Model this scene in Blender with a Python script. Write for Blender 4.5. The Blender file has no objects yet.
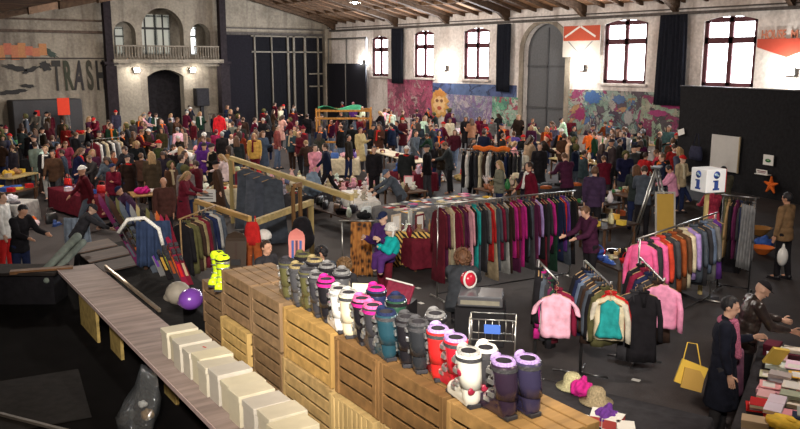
import bpy, bmesh, math, random
from math import sin, cos, pi, radians, atan2, sqrt, hypot
from mathutils import Vector, Matrix, Euler, noise, geometry
rnd = random.Random(11)
sc = bpy.context.scene
COL = sc.collection
V = Vector

# ------------------------------------------------------------------ camera
CAMH, YAW, PITCH, FPX, CX, CY = 4.5, radians(38.6), radians(10.9), 800.0, 400.0, 214.5
CF = V((sin(YAW)*cos(PITCH), cos(YAW)*cos(PITCH), -sin(PITCH)))
CR = V((cos(YAW), -sin(YAW), 0.0))
CU = CR.cross(CF)
CC = V((0, 0, CAMH))
def ray(x, y): return CF + CR*((x-CX)/FPX) - CU*((y-CY)/FPX)
def P(x, y, h=0.0):
    d = ray(x, y); return CC + d*((h-CAMH)/d.z)
def AX(x, y, i, v):
    d = ray(x, y); return CC + d*((v-CC[i])/d[i])
def PJ(p):
    q = V(p)-CC; d = q.dot(CF)
    return CX+FPX*q.dot(CR)/d, CY-FPX*q.dot(CU)/d, d
def up_at(x, y0, y1, h0):
    """point over the spot seen at (x,y0,h0) whose picture height is y1"""
    p = P(x, y0, h0); q = ray(x, y1)
    return CAMH + q.z*hypot(p.x, p.y)/hypot(q.x, q.y)
cam = bpy.data.objects.new('camera', bpy.data.cameras.new('camera'))
COL.objects.link(cam); sc.camera = cam
cam.data.sensor_width = 36; cam.data.lens = 36.0*FPX/800; cam.data.clip_end = 200
cam.location = CC
cam.rotation_euler = (pi/2-PITCH, 0, -YAW)
AWAY, CAMW, RIGHT, LEFT = 90-38.6, 231.4-0.0, -38.6, 141.4     # headings in degrees

# ------------------------------------------------------------------ colours
PAL = {
 'black': (.012,.011,.014), 'charcoal': (.035,.034,.04), 'dark grey': (.06,.06,.066), 'grey': (.16,.16,.165), 'light grey': (.38,.38,.37),
 'white': (.72,.71,.68), 'cream': (.62,.54,.38), 'beige': (.42,.33,.21), 'tan': (.33,.21,.1), 'brown': (.11,.055,.03), 'dark brown': (.04,.022,.016),
 'maroon': (.13,.012,.025), 'red': (.5,.02,.02), 'orange': (.75,.17,.03), 'yellow': (.75,.5,.06), 'olive': (.09,.085,.035), 'green': (.04,.2,.07),
 'teal': (.02,.35,.34), 'turquoise': (.02,.47,.5), 'blue': (.04,.1,.36), 'navy': (.015,.022,.065), 'grey-blue': (.12,.16,.24), 'purple': (.13,.04,.27),
 'pink': (.75,.12,.3), 'pale pink': (.8,.38,.45), 'plum': (.1,.015,.06), 'magenta': (.5,.02,.22), 'lilac': (.4,.28,.6), 'dark green': (.015,.05,.03),
 'gold': (.45,.27,.05), 'khaki': (.25,.2,.1), 'lime': (.55,.75,.02), 'rust': (.3,.07,.02), 'burgundy': (.2,.012,.04), 'slate': (.07,.085,.11), 'straw': (.5,.38,.16),
}
SKIN = [(.55,.3,.2), (.6,.36,.26), (.48,.25,.16), (.62,.4,.3)]
def rgb(c): return PAL[c] if isinstance(c, str) else c

# ------------------------------------------------------------------ materials
MATS = {}
def nt(name):
    m = bpy.data.materials.new(name); m.use_nodes = True
    return m, m.node_tree.nodes, m.node_tree.links, m.node_tree.nodes['Principled BSDF']
def N(nodes, t, **kw):
    n = nodes.new(t)
    for k, v in kw.items():
        if k in n.inputs: n.inputs[k].default_value = v
        else: setattr(n, k, v)
    return n
def mixc(nodes, links, a, b, fac, mode='MIX'):
    n = nodes.new('ShaderNodeMix'); n.data_type = 'RGBA'; n.blend_type = mode
    for s, v in ((0, fac), (6, a), (7, b)):
        if isinstance(v, (int, float)): n.inputs[s].default_value = v
        elif isinstance(v, tuple): n.inputs[s].default_value = (*v[:3], 1)
        else: links.new(v, n.inputs[s])
    return n.outputs[2]
def ramp(nodes, links, fac, stops, interp='LINEAR'):
    r = nodes.new('ShaderNodeValToRGB'); r.color_ramp.interpolation = interp
    e = r.color_ramp.elements
    while len(e) < len(stops): e.new(.5)
    for el, (p, c) in zip(e, stops): el.position = p; el.color = (*c[:3], 1)
    links.new(fac, r.inputs[0]); return r.outputs[0]
def objmat(name, rough=.8, scale=14, lo=.72, hi=1.12, bump=.25, spec=.3, metal=0, coat=0, stretch=None, sheen=0):
    """a surface whose own colour comes from the object's colour, varied by a fine grain"""
    if name in MATS: return MATS[name]
    m, n, l, b = nt(name)
    oi = n.new('ShaderNodeObjectInfo'); tc = n.new('ShaderNodeTexCoord')
    src = tc.outputs['Object']
    if stretch:
        mp = n.new('ShaderNodeMapping'); mp.inputs['Scale'].default_value = stretch; l.new(src, mp.inputs[0]); src = mp.outputs[0]
    no = N(n, 'ShaderNodeTexNoise', Scale=scale, Detail=4.0); l.new(src, no.inputs['Vector'])
    g = ramp(n, l, no.outputs[0], [(.3, (lo,)*3), (.7, (hi,)*3)])
    l.new(mixc(n, l, oi.outputs['Color'], g, 1.0, 'MULTIPLY'), b.inputs['Base Color'])
    b.inputs['Roughness'].default_value = rough; b.inputs['Specular IOR Level'].default_value = spec
    b.inputs['Metallic'].default_value = metal; b.inputs['Coat Weight'].default_value = coat
    if bump:
        bp = N(n, 'ShaderNodeBump', Strength=bump, Distance=.02); l.new(no.outputs[0], bp.inputs['Height']); l.new(bp.outputs[0], b.inputs['Normal'])
    MATS[name] = m; return m
CLOTH = objmat('cloth', .92, 9, .7, 1.15, .35, .15)
KNIT = objmat('knit', .95, 60, .6, 1.2, .5, .1)
SKINM = objmat('skin', .55, 20, .92, 1.05, .05, .35)
HAIRM = objmat('hair', .6, 50, .6, 1.3, .5, .35, stretch=(1, 1, .2))
PLAST = objmat('plastic', .25, 8, .95, 1.04, .0, .5, coat=.3)
MATTE = objmat('painted', .6, 10, .85, 1.08, .1, .3)
WOOD = objmat('wood_board', .7, 10, .6, 1.15, .25, .25, stretch=(1, .12, 1))
WOODZ = objmat('wood_post', .7, 10, .65, 1.15, .25, .25, stretch=(1, 1, .12))
METAL = objmat('metal', .3, 12, .9, 1.05, .03, .5, metal=.9)
LEATH = objmat('leather', .35, 18, .7, 1.2, .3, .5)
PAPER = objmat('paper', .85, 6, .95, 1.03, .0, .2)
CARD = objmat('card_box', .8, 5, .9, 1.04, .05, .2)
GLOSS = objmat('glazed', .12, 5, .95, 1.03, .0, .6, coat=.4)

def plaster(name, base, dirt, stain, scale=.35):
    m, n, l, b = nt(name)
    tc = n.new('ShaderNodeTexCoord')
    a = N(n, 'ShaderNodeTexNoise', Scale=scale, Detail=8.0, Roughness=.65); l.new(tc.outputs['Object'], a.inputs['Vector'])
    mp = n.new('ShaderNodeMapping'); mp.inputs['Scale'].default_value = (1.3, 1.3, .18); l.new(tc.outputs['Object'], mp.inputs[0])
    s = N(n, 'ShaderNodeTexNoise', Scale=1.4, Detail=5.0); l.new(mp.outputs[0], s.inputs['Vector'])
    f = N(n, 'ShaderNodeTexNoise', Scale=7.0, Detail=6.0); l.new(tc.outputs['Object'], f.inputs['Vector'])
    c = ramp(n, l, a.outputs[0], [(.32, dirt), (.5, base), (.75, tuple(min(1, v*1.12) for v in base))])
    k = ramp(n, l, s.outputs[0], [(.5, (0,)*3), (.72, (1,)*3)])
    c = mixc(n, l, c, stain, k)
    g = ramp(n, l, f.outputs[0], [(.3, (.8,)*3), (.65, (1.05,)*3)])
    l.new(mixc(n, l, c, g, 1.0, 'MULTIPLY'), b.inputs['Base Color'])
    b.inputs['Roughness'].default_value = .92; b.inputs['Specular IOR Level'].default_value = .15
    bp = N(n, 'ShaderNodeBump', Strength=.3, Distance=.05); l.new(f.outputs[0], bp.inputs['Height']); l.new(bp.outputs[0], b.inputs['Normal'])
    return m
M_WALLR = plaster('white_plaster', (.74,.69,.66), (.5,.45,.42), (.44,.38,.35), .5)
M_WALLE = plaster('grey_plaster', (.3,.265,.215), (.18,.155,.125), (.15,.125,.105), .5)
def floor_mat():
    m, n, l, b = nt('asphalt_floor')
    tc = n.new('ShaderNodeTexCoord')
    a = N(n, 'ShaderNodeTexNoise', Scale=.5, Detail=9.0, Roughness=.7); l.new(tc.outputs['Object'], a.inputs['Vector'])
    f = N(n, 'ShaderNodeTexNoise', Scale=40.0, Detail=3.0); l.new(tc.outputs['Object'], f.inputs['Vector'])
    c = ramp(n, l, a.outputs[0], [(.3, (.022,.018,.019)), (.55, (.04,.034,.034)), (.75, (.058,.049,.048))])
    g = ramp(n, l, f.outputs[0], [(.3, (.8,)*3), (.7, (1.15,)*3)])
    l.new(mixc(n, l, c, g, 1.0, 'MULTIPLY'), b.inputs['Base Color'])
    b.inputs['Roughness'].default_value = .75; b.inputs['Specular IOR Level'].default_value = .25
    bp = N(n, 'ShaderNodeBump', Strength=.15, Distance=.01); l.new(f.outputs[0], bp.inputs['Height']); l.new(bp.outputs[0], b.inputs['Normal'])
    return m
M_FLOOR = floor_mat()
def plank_mat(name, c0, c1, c2, width, axis):
    m, n, l, b = nt(name)
    tc = n.new('ShaderNodeTexCoord'); sp = n.new('ShaderNodeSeparateXYZ'); l.new(tc.outputs['Object'], sp.inputs[0])
    dv = n.new('ShaderNodeMath'); dv.operation = 'DIVIDE'; l.new(sp.outputs[axis], dv.inputs[0]); dv.inputs[1].default_value = width
    fl = n.new('ShaderNodeMath'); fl.operation = 'FLOOR'; l.new(dv.outputs[0], fl.inputs[0])
    fr = n.new('ShaderNodeMath'); fr.operation = 'FRACT'; l.new(dv.outputs[0], fr.inputs[0])
    wn = n.new('ShaderNodeTexWhiteNoise'); wn.noise_dimensions = '1D'; l.new(fl.outputs[0], wn.inputs['W'])
    c = ramp(n, l, wn.outputs['Value'], [(0, c0), (.5, c1), (1, c2)])
    no = N(n, 'ShaderNodeTexNoise', Scale=2.0, Detail=6.0); l.new(tc.outputs['Object'], no.inputs['Vector'])
    g = ramp(n, l, no.outputs[0], [(.3, (.6,)*3), (.7, (1.15,)*3)])
    c = mixc(n, l, c, g, 1.0, 'MULTIPLY')
    gap = ramp(n, l, fr.outputs[0], [(0, (.15,)*3), (.06, (1,)*3), (.94, (1,)*3), (1, (.15,)*3)])
    l.new(mixc(n, l, c, gap, 1.0, 'MULTIPLY'), b.inputs['Base Color']); b.inputs['Roughness'].default_value = .8
    return m
M_ROOF = plank_mat('roof_boards', (.17,.08,.036), (.3,.145,.065), (.42,.23,.11), .3, 1)
M_BEAM = objmat('dark_beam', .8, 6, .6, 1.2, .3, .2)
def mural_mat(name, cols, scale, warp):
    scale *= 1.5
    m, n, l, b = nt(name)
    tc = n.new('ShaderNodeTexCoord')
    no = N(n, 'ShaderNodeTexNoise', Scale=warp, Detail=2.0); l.new(tc.outputs['Object'], no.inputs['Vector'])
    no.inputs['Detail'].default_value = 4.0; no.inputs['Roughness'].default_value = .7; no.inputs['Distortion'].default_value = 1.2
    ad = n.new('ShaderNodeVectorMath'); ad.operation = 'MULTIPLY_ADD'
    l.new(no.outputs['Color'], ad.inputs[0]); ad.inputs[1].default_value = (2.6,)*3; l.new(tc.outputs['Object'], ad.inputs[2])
    v1 = N(n, 'ShaderNodeTexVoronoi', Scale=scale); l.new(ad.outputs[0], v1.inputs['Vector'])
    v2 = N(n, 'ShaderNodeTexVoronoi', Scale=scale); v2.feature = 'DISTANCE_TO_EDGE'; l.new(ad.outputs[0], v2.inputs['Vector'])
    sp = n.new('ShaderNodeSeparateColor'); l.new(v1.outputs['Color'], sp.inputs[0])
    k = len(cols)
    c = ramp(n, l, sp.outputs[0], [(i/k, col) for i, col in enumerate(cols)], 'CONSTANT')
    f = N(n, 'ShaderNodeTexNoise', Scale=3.0, Detail=4.0); l.new(tc.outputs['Object'], f.inputs['Vector'])
    g = ramp(n, l, f.outputs[0], [(.3, (.7,)*3), (.7, (1.15,)*3)])
    c = mixc(n, l, c, g, 1.0, 'MULTIPLY')
    e = ramp(n, l, v2.outputs[0], [(.0, (.2,.17,.2)), (.05, (1, 1, 1))])
    l.new(mixc(n, l, c, e, 1.0, 'MULTIPLY'), b.inputs['Base Color']); b.inputs['Roughness'].default_value = .7
    return m
def emis(name, col, s):
    if name in MATS: return MATS[name]
    m, n, l, b = nt(name)
    b.inputs['Base Color'].default_value = (*col, 1); b.inputs['Emission Color'].default_value = (*col, 1); b.inputs['Emission Strength'].default_value = s
    MATS[name] = m; return m
def stripes(name, ca, cb, scale, warp=2.0, direction='DIAGONAL', lo=.45, hi=.55):
    m, n, l, b = nt(name)
    tc = n.new('ShaderNodeTexCoord'); w = N(n, 'ShaderNodeTexWave', Scale=scale, Distortion=warp, Detail=2.0); w.bands_direction = direction
    l.new(tc.outputs['Object'], w.inputs['Vector'])
    l.new(ramp(n, l, w.outputs[0], [(lo, ca), (hi, cb)]), b.inputs['Base Color']); b.inputs['Roughness'].default_value = .85
    return m
def spots(name, ca, cb, cc, scale):
    m, n, l, b = nt(name)
    tc = n.new('ShaderNodeTexCoord'); v = N(n, 'ShaderNodeTexVoronoi', Scale=scale); l.new(tc.outputs['Object'], v.inputs['Vector'])
    l.new(ramp(n, l, v.outputs['Distance'], [(.2, ca), (.35, cb), (.6, cc)]), b.inputs['Base Color']); b.inputs['Roughness'].default_value = .85
    return m
def clear_film():
    m, n, l, b = nt('clear_film')
    out = n['Material Output']; tr = n.new('ShaderNodeBsdfTransparent'); tr.inputs[0].default_value = (.82,.85,.88,1)
    gl = n.new('ShaderNodeBsdfGlossy'); gl.inputs['Roughness'].default_value = .15; gl.inputs[0].default_value = (.8,.85,.9,1)
    df = n.new('ShaderNodeBsdfDiffuse'); df.inputs[0].default_value = (.5,.52,.55,1)
    tc = n.new('ShaderNodeTexCoord'); no = N(n, 'ShaderNodeTexNoise', Scale=6.0, Detail=3.0); l.new(tc.outputs['Object'], no.inputs['Vector'])
    bp = N(n, 'ShaderNodeBump', Strength=1.0, Distance=.08); l.new(no.outputs[0], bp.inputs['Height'])
    l.new(bp.outputs[0], gl.inputs['Normal'])
    m1 = n.new('ShaderNodeMixShader'); m1.inputs[0].default_value = .35; l.new(gl.outputs[0], m1.inputs[1]); l.new(df.outputs[0], m1.inputs[2])
    m2 = n.new('ShaderNodeMixShader'); m2.inputs[0].default_value = .24; l.new(tr.outputs[0], m2.inputs[1]); l.new(m1.outputs[0], m2.inputs[2])
    l.new(m2.outputs[0], out.inputs['Surface']); return m
M_FILM = clear_film()

# ------------------------------------------------------------------ mesh building
class MB:
    def __init__(s): s.v = []; s.f = []; s.m = []; s.sm = []
    def add(s, vs, fs, mi=0, smooth=False):
        b = len(s.v); s.v += [tuple(p) for p in vs]
        for f in fs: s.f.append([b+i for i in f]); s.m.append(mi); s.sm.append(smooth)
        return s
    def box(s, c, d, rot=None, mi=0):
        x, y, z = d[0]/2, d[1]/2, d[2]/2
        vs = [V((sx*x, sy*y, sz*z)) for sz in (-1, 1) for sy in (-1, 1) for sx in (-1, 1)]
        if rot is not None:
            R = rot if isinstance(rot, Matrix) else Euler(rot).to_matrix()
            vs = [R @ p for p in vs]
        return s.add([p+V(c) for p in vs], [(0,2,3,1), (4,5,7,6), (0,1,5,4), (2,6,7,3), (0,4,6,2), (1,3,7,5)], mi)
    def loft(s, rings, mi=0, cap0=True, cap1=True, closed=True, smooth=True):
        n = len(rings[0]); vs = [p for r in rings for p in r]; fs = []
        for i in range(len(rings)-1):
            for j in range(n if closed else n-1):
                k = (j+1) % n; fs.append((i*n+j, i*n+k, (i+1)*n+k, (i+1)*n+j))
        if cap0: fs.append(tuple(range(n-1, -1, -1)))
        if cap1: fs.append(tuple((len(rings)-1)*n+j for j in range(n)))
        return s.add(vs, fs, mi, smooth)
    def tube(s, pts, r, n=8, mi=0, smooth=True):
        pts = [V(p) for p in pts]; rings = []
        for i, p in enumerate(pts):
            d = (pts[min(i+1, len(pts)-1)]-pts[max(i-1, 0)]).normalized()
            a = d.orthogonal().normalized() if i == 0 else (a - d*a.dot(d)).normalized()
            b = d.cross(a); rr = r[i] if isinstance(r, (list, tuple)) else r
            rings.append([p+(a*cos(2*pi*k/n)+b*sin(2*pi*k/n))*rr for k in range(n)])
        return s.loft(rings, mi, smooth=smooth)
    def cap(s, p0, r0, p1, r1, n=12, k=4, mi=0):
        """tapered capsule"""
        p0, p1 = V(p0), V(p1); d = p1-p0; L = d.length
        d = d/L if L > 1e-6 else V((0, 0, 1)); a = d.orthogonal().normalized(); b = d.cross(a); rings = []
        def rg(c, r): return [c+(a*cos(2*pi*j/n)+b*sin(2*pi*j/n))*r for j in range(n)]
        for i in range(1, k+1):
            t = pi/2*(1-i/k); rings.append(rg(p0-d*r0*sin(t), max(r0*cos(t), 1e-4)))
        for i in range(0, k):
            t = pi/2*i/k; rings.append(rg(p1+d*r1*sin(t), max(r1*cos(t), 1e-4)))
        return s.loft(rings, mi)
    def ell(s, c, r, rot=None, n=16, k=9, mi=0):
        R = Matrix.Identity(3) if rot is None else (rot if isinstance(rot, Matrix) else Euler(rot).to_matrix()); rings = []
        for i in range(k+1):
            t = -pi/2+pi*i/k; cr = max(cos(t), 1e-3)
            rings.append([R @ V((r[0]*cr*cos(2*pi*j/n), r[1]*cr*sin(2*pi*j/n), r[2]*sin(t)))+V(c) for j in range(n)])
        return s.loft(rings, mi)
    def lathe(s, prof, c=(0, 0, 0), n=20, mi=0, cap0=True, cap1=True):
        return s.loft([[V(c)+V((r*cos(2*pi*j/n), r*sin(2*pi*j/n), z)) for j in range(n)] for r, z in prof], mi, cap0, cap1)
    def mesh(s, name, mats, bevel=0):
        me = bpy.data.meshes.new(name)
        me.from_pydata(s.v, [], s.f)
        mats = mats if isinstance(mats, (list, tuple)) else [mats]
        for m in mats: me.materials.append(m)
        me.polygons.foreach_set('material_index', s.m); me.polygons.foreach_set('use_smooth', s.sm)
        if bevel:
            bm = bmesh.new(); bm.from_mesh(me)
            es = [e for e in bm.edges if len(e.link_faces) == 2 and e.calc_face_angle(0) > .5]
            bmesh.ops.bevel(bm, geom=es, offset=bevel, segments=1, affect='EDGES', profile=.5, clamp_overlap=True); bm.to_mesh(me); bm.free()
        bm = bmesh.new(); bm.from_mesh(me); bmesh.ops.recalc_face_normals(bm, faces=bm.faces[:]); bm.to_mesh(me); bm.free()
        me.update(); return me
    def build(s, name, mats, parent=None, color=None, loc=None, rz=None, bevel=0):
        return obj(name, s.mesh(name, mats, bevel), parent, color, loc, rz)
def obj(name, me, parent=None, color=None, loc=None, rz=None, mw=None):
    o = bpy.data.objects.new(name, me); COL.objects.link(o)
    if parent is not None: o.parent = parent
    if color is not None: o.color = (*rgb(color)[:3], 1)
    if loc is not None: o.location = loc
    if rz is not None: o.rotation_euler = (0, 0, rz)
    if mw is not None: o.matrix_local = mw
    return o
def remesh(mb, name, mats, vox, smooth=2, extra=None):
    me = mb.mesh(name+'_raw', mats)
    o = bpy.data.objects.new('remesh_tmp', me); COL.objects.link(o)
    m = o.modifiers.new('r', 'REMESH'); m.mode = 'VOXEL'; m.voxel_size = vox; m.use_smooth_shade = True
    if smooth:
        k = o.modifiers.new('s', 'SMOOTH'); k.factor = .5; k.iterations = smooth
    dg = bpy.context.evaluated_depsgraph_get()
    out = bpy.data.meshes.new_from_object(o.evaluated_get(dg), depsgraph=dg)
    bpy.data.objects.remove(o); bpy.data.meshes.remove(me)
    out.name = name
    if not out.materials:
        for x in (mats if isinstance(mats, (list, tuple)) else [mats]): out.materials.append(x)
    if extra is not None:
        e = extra.mesh('extra', mats); bm = bmesh.new(); bm.from_mesh(out); bm.from_mesh(e); bm.to_mesh(out); bm.free()
        out.materials.clear()
        for x in (mats if isinstance(mats, (list, tuple)) else [mats]): out.materials.append(x)
    out.polygons.foreach_set('use_smooth', [True]*len(out.polygons))
    return out

# ------------------------------------------------------------------ tagging
THINGS = []
def tag(o, label, cat, group=None):
    o['label'] = label; o['category'] = cat
    if group: o['group'] = group
    THINGS.append(o); return o
def struct(o): o['kind'] = 'structure'; return o
def empty(name, loc, rz=0, label=None, cat=None, group=None):
    o = bpy.data.objects.new(name, None); COL.objects.link(o); o.location = loc; o.rotation_euler = (0, 0, rz); o.empty_display_size = .1
    if label: tag(o, label, cat, group)
    return o
KIDS = {}
def kids(o): return KIDS.get(o.name, [])
def light(kind, loc, power, col=(1, 1, 1), size=.3, rot=None, **kw):
    d = bpy.data.lights.new('lamp_light', kind); d.energy = power; d.color = col
    if kind == 'AREA':
        d.shape = 'RECTANGLE'; d.size = size if isinstance(size, (int, float)) else size[0]; d.size_y = size if isinstance(size, (int, float)) else size[1]
    else: d.shadow_soft_size = size
    for k, v in kw.items(): setattr(d, k, v)
    o = bpy.data.objects.new('lamp_light', d); COL.objects.link(o); o.location = loc
    if rot is not None: o.rotation_euler = rot
    return o
def aim(o, target):
    o.rotation_euler = (V(target)-V(o.location)).to_track_quat('-Z', 'Y').to_euler(); return o

def text(body, size, depth, mat, name, parent, mw, color, bold=0):
    cu = bpy.data.curves.new('t', 'FONT'); cu.body = body; cu.size = size; cu.extrude = depth/2; cu.offset = bold; cu.align_x = 'CENTER'; cu.align_y = 'CENTER'
    o = bpy.data.objects.new('t', cu); COL.objects.link(o)
    dg = bpy.context.evaluated_depsgraph_get(); me = bpy.data.meshes.new_from_object(o.evaluated_get(dg), depsgraph=dg)
    bpy.data.objects.remove(o); me.materials.clear(); me.materials.append(mat)
    return obj(name, me, parent, color, mw=mw)
def sheet(loops, to3, thick, name, mat, holes_arch=None):
    """a wall sheet: loops[0] outline and loops[1:] openings in (u,v); to3(u,v,w) gives the point w deep"""
    bm = bmesh.new(); fr, bk = [], []
    for lp in loops:
        a = [bm.verts.new(to3(u, v, 0)) for u, v in lp]; b = [bm.verts.new(to3(u, v, thick)) for u, v in lp]
        fr.append([bm.edges.new((a[i], a[(i+1) % len(a)])) for i in range(len(a))]); bk.append([bm.edges.new((b[i], b[(i+1) % len(b)])) for i in range(len(b))])
        for i in range(len(a)): bm.faces.new((a[i], a[(i+1) % len(a)], b[(i+1) % len(b)], b[i]))
    bmesh.ops.triangle_fill(bm, edges=[e for x in fr for e in x], use_beauty=True)
    bmesh.ops.triangle_fill(bm, edges=[e for x in bk for e in x], use_beauty=True)
    bmesh.ops.recalc_face_normals(bm, faces=bm.faces[:])
    me = bpy.data.meshes.new(name); bm.to_mesh(me); bm.free(); me.materials.append(mat)
    return obj(name, me)
def arch(u0, u1, v0, vs, vt, n=14):
    """opening with a curved head: springs at vs, crown at vt"""
    c = (u0+u1)/2; r = (u1-u0)/2
    return [(u0, v0), (u1, v0)]+[(c+r*cos(pi*i/n), vs+(vt-vs)*sin(pi*i/n)) for i in range(n+1)]
def seg_arch(u0, u1, v0, vs, vt, n=8):
    c = (u0+u1)/2; r = (u1-u0)/2
    return [(u0, v0), (u1, v0)]+[(c+r*(1-2*i/n), vs+(vt-vs)*(1-(1-2*i/n)**2)) for i in range(n+1)]
# ================================================================== THE HALL
W, D = 31.7, 47.7
XL = -9.0
struct(MB().box((11.4, 20, -.1), (41.4, 56, .2)).build('floor', M_FLOOR))
WIN = [(42.65, 40.93, 3.5, 6.05), (38.35, 36.5, 3.48, 6.25), (33.92, 31.86, 3.46, 6.28), (24.23, 21.85, 3.44, 6.35), (19.1, 16.75, 3.42, 6.3)]
DOORY = (26.5, 29.3)
holes = [seg_arch(b, a, z0, z1-.18, z1) for a, b, z0, z1 in WIN]
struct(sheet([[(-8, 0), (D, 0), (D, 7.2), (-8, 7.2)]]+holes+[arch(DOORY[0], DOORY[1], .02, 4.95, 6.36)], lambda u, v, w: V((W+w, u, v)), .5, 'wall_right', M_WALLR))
RI = 9.5; RX = 21.3; RE = 7.1
def roofz(x): return RE+.235*(W-x) if x > RX else max(6.9, RI-.235*(RX-x))
# gable wall with the loggia and the low doorway
outl = [(XL, 0), (W, 0), (W, roofz(W)), (RX, RI+.1), (10.2, 6.9), (XL, 6.9)]
hl = [arch(18.42, 21.05, 4.75, 6.3, 7.6), arch(16.75, 18.05, 4.75, 6.05, 6.75), arch(21.5, 22.8, 4.75, 6.05, 6.75), seg_arch(18.6, 20.9, .02, 3.55, 3.95)]
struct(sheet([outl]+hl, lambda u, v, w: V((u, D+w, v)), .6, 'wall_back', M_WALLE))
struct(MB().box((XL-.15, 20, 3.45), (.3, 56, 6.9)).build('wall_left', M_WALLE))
b = MB()
for x0, x1 in ((RX, W+.6), (10.2, RX), (XL, 10.2)):
    z0, z1 = (roofz(x0+1e-6) if x0 != RX else RI), (roofz(x1) if x1 != RX else RI)
    if x0 == XL: z0 = z1 = 6.9
    b.add([(x0, -8, z0), (x1, -8, z1), (x1, D+.6, z1), (x0, D+.6, z0), (x0, -8, z0+.12), (x1, -8, z1+.12), (x1, D+.6, z1+.12), (x0, D+.6, z0+.12)],
          [(0,1,2,3), (7,6,5,4), (0,4,5,1), (1,5,6,2), (2,6,7,3), (3,7,4,0)])
struct(b.build('ceiling', M_ROOF))
k = 0
for y in (46.9, 40.0, 35.25, 30.5, 25.45, 20.45, 15.4, 10.4):
    b = MB()
    for x0, x1 in ((W, RX), (10.2, RX)):
        z0, z1 = roofz(x0), RI
        b.add([(x0, y-.13, z0-.02), (x1, y-.13, z1-.02), (x1, y+.13, z1-.02), (x0, y+.13, z0-.02), (x0, y-.13, z0-.34), (x1, y-.13, z1-.34), (x1, y+.13, z1-.34), (x0, y+.13, z0-.34)],
              [(0,1,2,3), (7,6,5,4), (0,4,5,1), (1,5,6,2), (2,6,7,3), (3,7,4,0)])
    b.add([(W, y-.1, 6.45), (W, y+.1, 6.45), (W-1.3, y+.1, 7.25), (W-1.3, y-.1, 7.25), (W, y-.1, 6.75), (W, y+.1, 6.75), (W-1.0, y+.1, 7.3), (W-1.0, y-.1, 7.3)],
          [(0,1,2,3), (7,6,5,4), (0,4,5,1), (1,5,6,2), (2,6,7,3), (3,7,4,0)])
    k += 1; struct(b.build('roof_beam', M_BEAM, color=(.09,.055,.035)))
for j in range(42):
    y = 4.2+1.06*j
    for nm, x0, x1 in (('roof_beam', W, RX),):
        z0, z1 = roofz(x0), RI
        struct(MB().add([(x0, y-.06, z0-.01), (x1, y-.06, z1-.01), (x1, y+.06, z1-.01), (x0, y+.06, z0-.01), (x0, y-.06, z0-.17), (x1, y-.06, z1-.17), (x1, y+.06, z1-.17), (x0, y+.06, z0-.17)],
              [(0,1,2,3), (7,6,5,4), (0,4,5,1), (1,5,6,2), (2,6,7,3), (3,7,4,0)]).build(nm, M_BEAM, color=(.085,.05,.03)))
for x in (29.4, 27.0, 24.6, 22.4, 18.5, 15.2, 12.2):
    z = roofz(x)-.09
    struct(MB().box((x, 20, z), (.14, 55, .16)).build('roof_beam', M_BEAM, color=(.12,.07,.04)))
struct(MB().box((W-.1, 20, 6.5), (.2, 55.4, .12)).box((W-.06, 20, 6.68), (.12, 55.4, .05)).build('trim_1', M_BEAM, color=(.1,.09,.085)))
struct(MB().box((3.6, D-.12, 6.08), (25.2, .24, .14)).box((3.6, D-.07, 6.72), (25.2, .14, .1)).build('trim_2', M_BEAM, color=(.1,.07,.055)))
struct(MB().box((27.5, D-.08, 6.55), (8.4, .16, .08)).box((27.5, D-.12, 6.2), (8.3, .2, .2)).build('trim_3', M_BEAM, color=(.09,.08,.075)))
struct(MB().box((3.6, D-.05, 4.62), (25.2, .1, .06)).build('trim_4', M_BEAM, color=(.05,.04,.04)))
# dark iron columns at the gable
for x in (16.2, 23.35):
    struct(MB().box((x, D-.55, 4.4), (.42, .4, 8.8)).box((x, D-.55, 2.1), (.62, .55, 4.2)).box((x, D-.55, 4.35), (.8, .7, .16)).build('column', M_BEAM, color=(.022,.016,.02)))
struct(MB().box((31.42, D-.2, 3.3), (.55, .4, 6.6)).build('pillar', M_WALLE))
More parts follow.
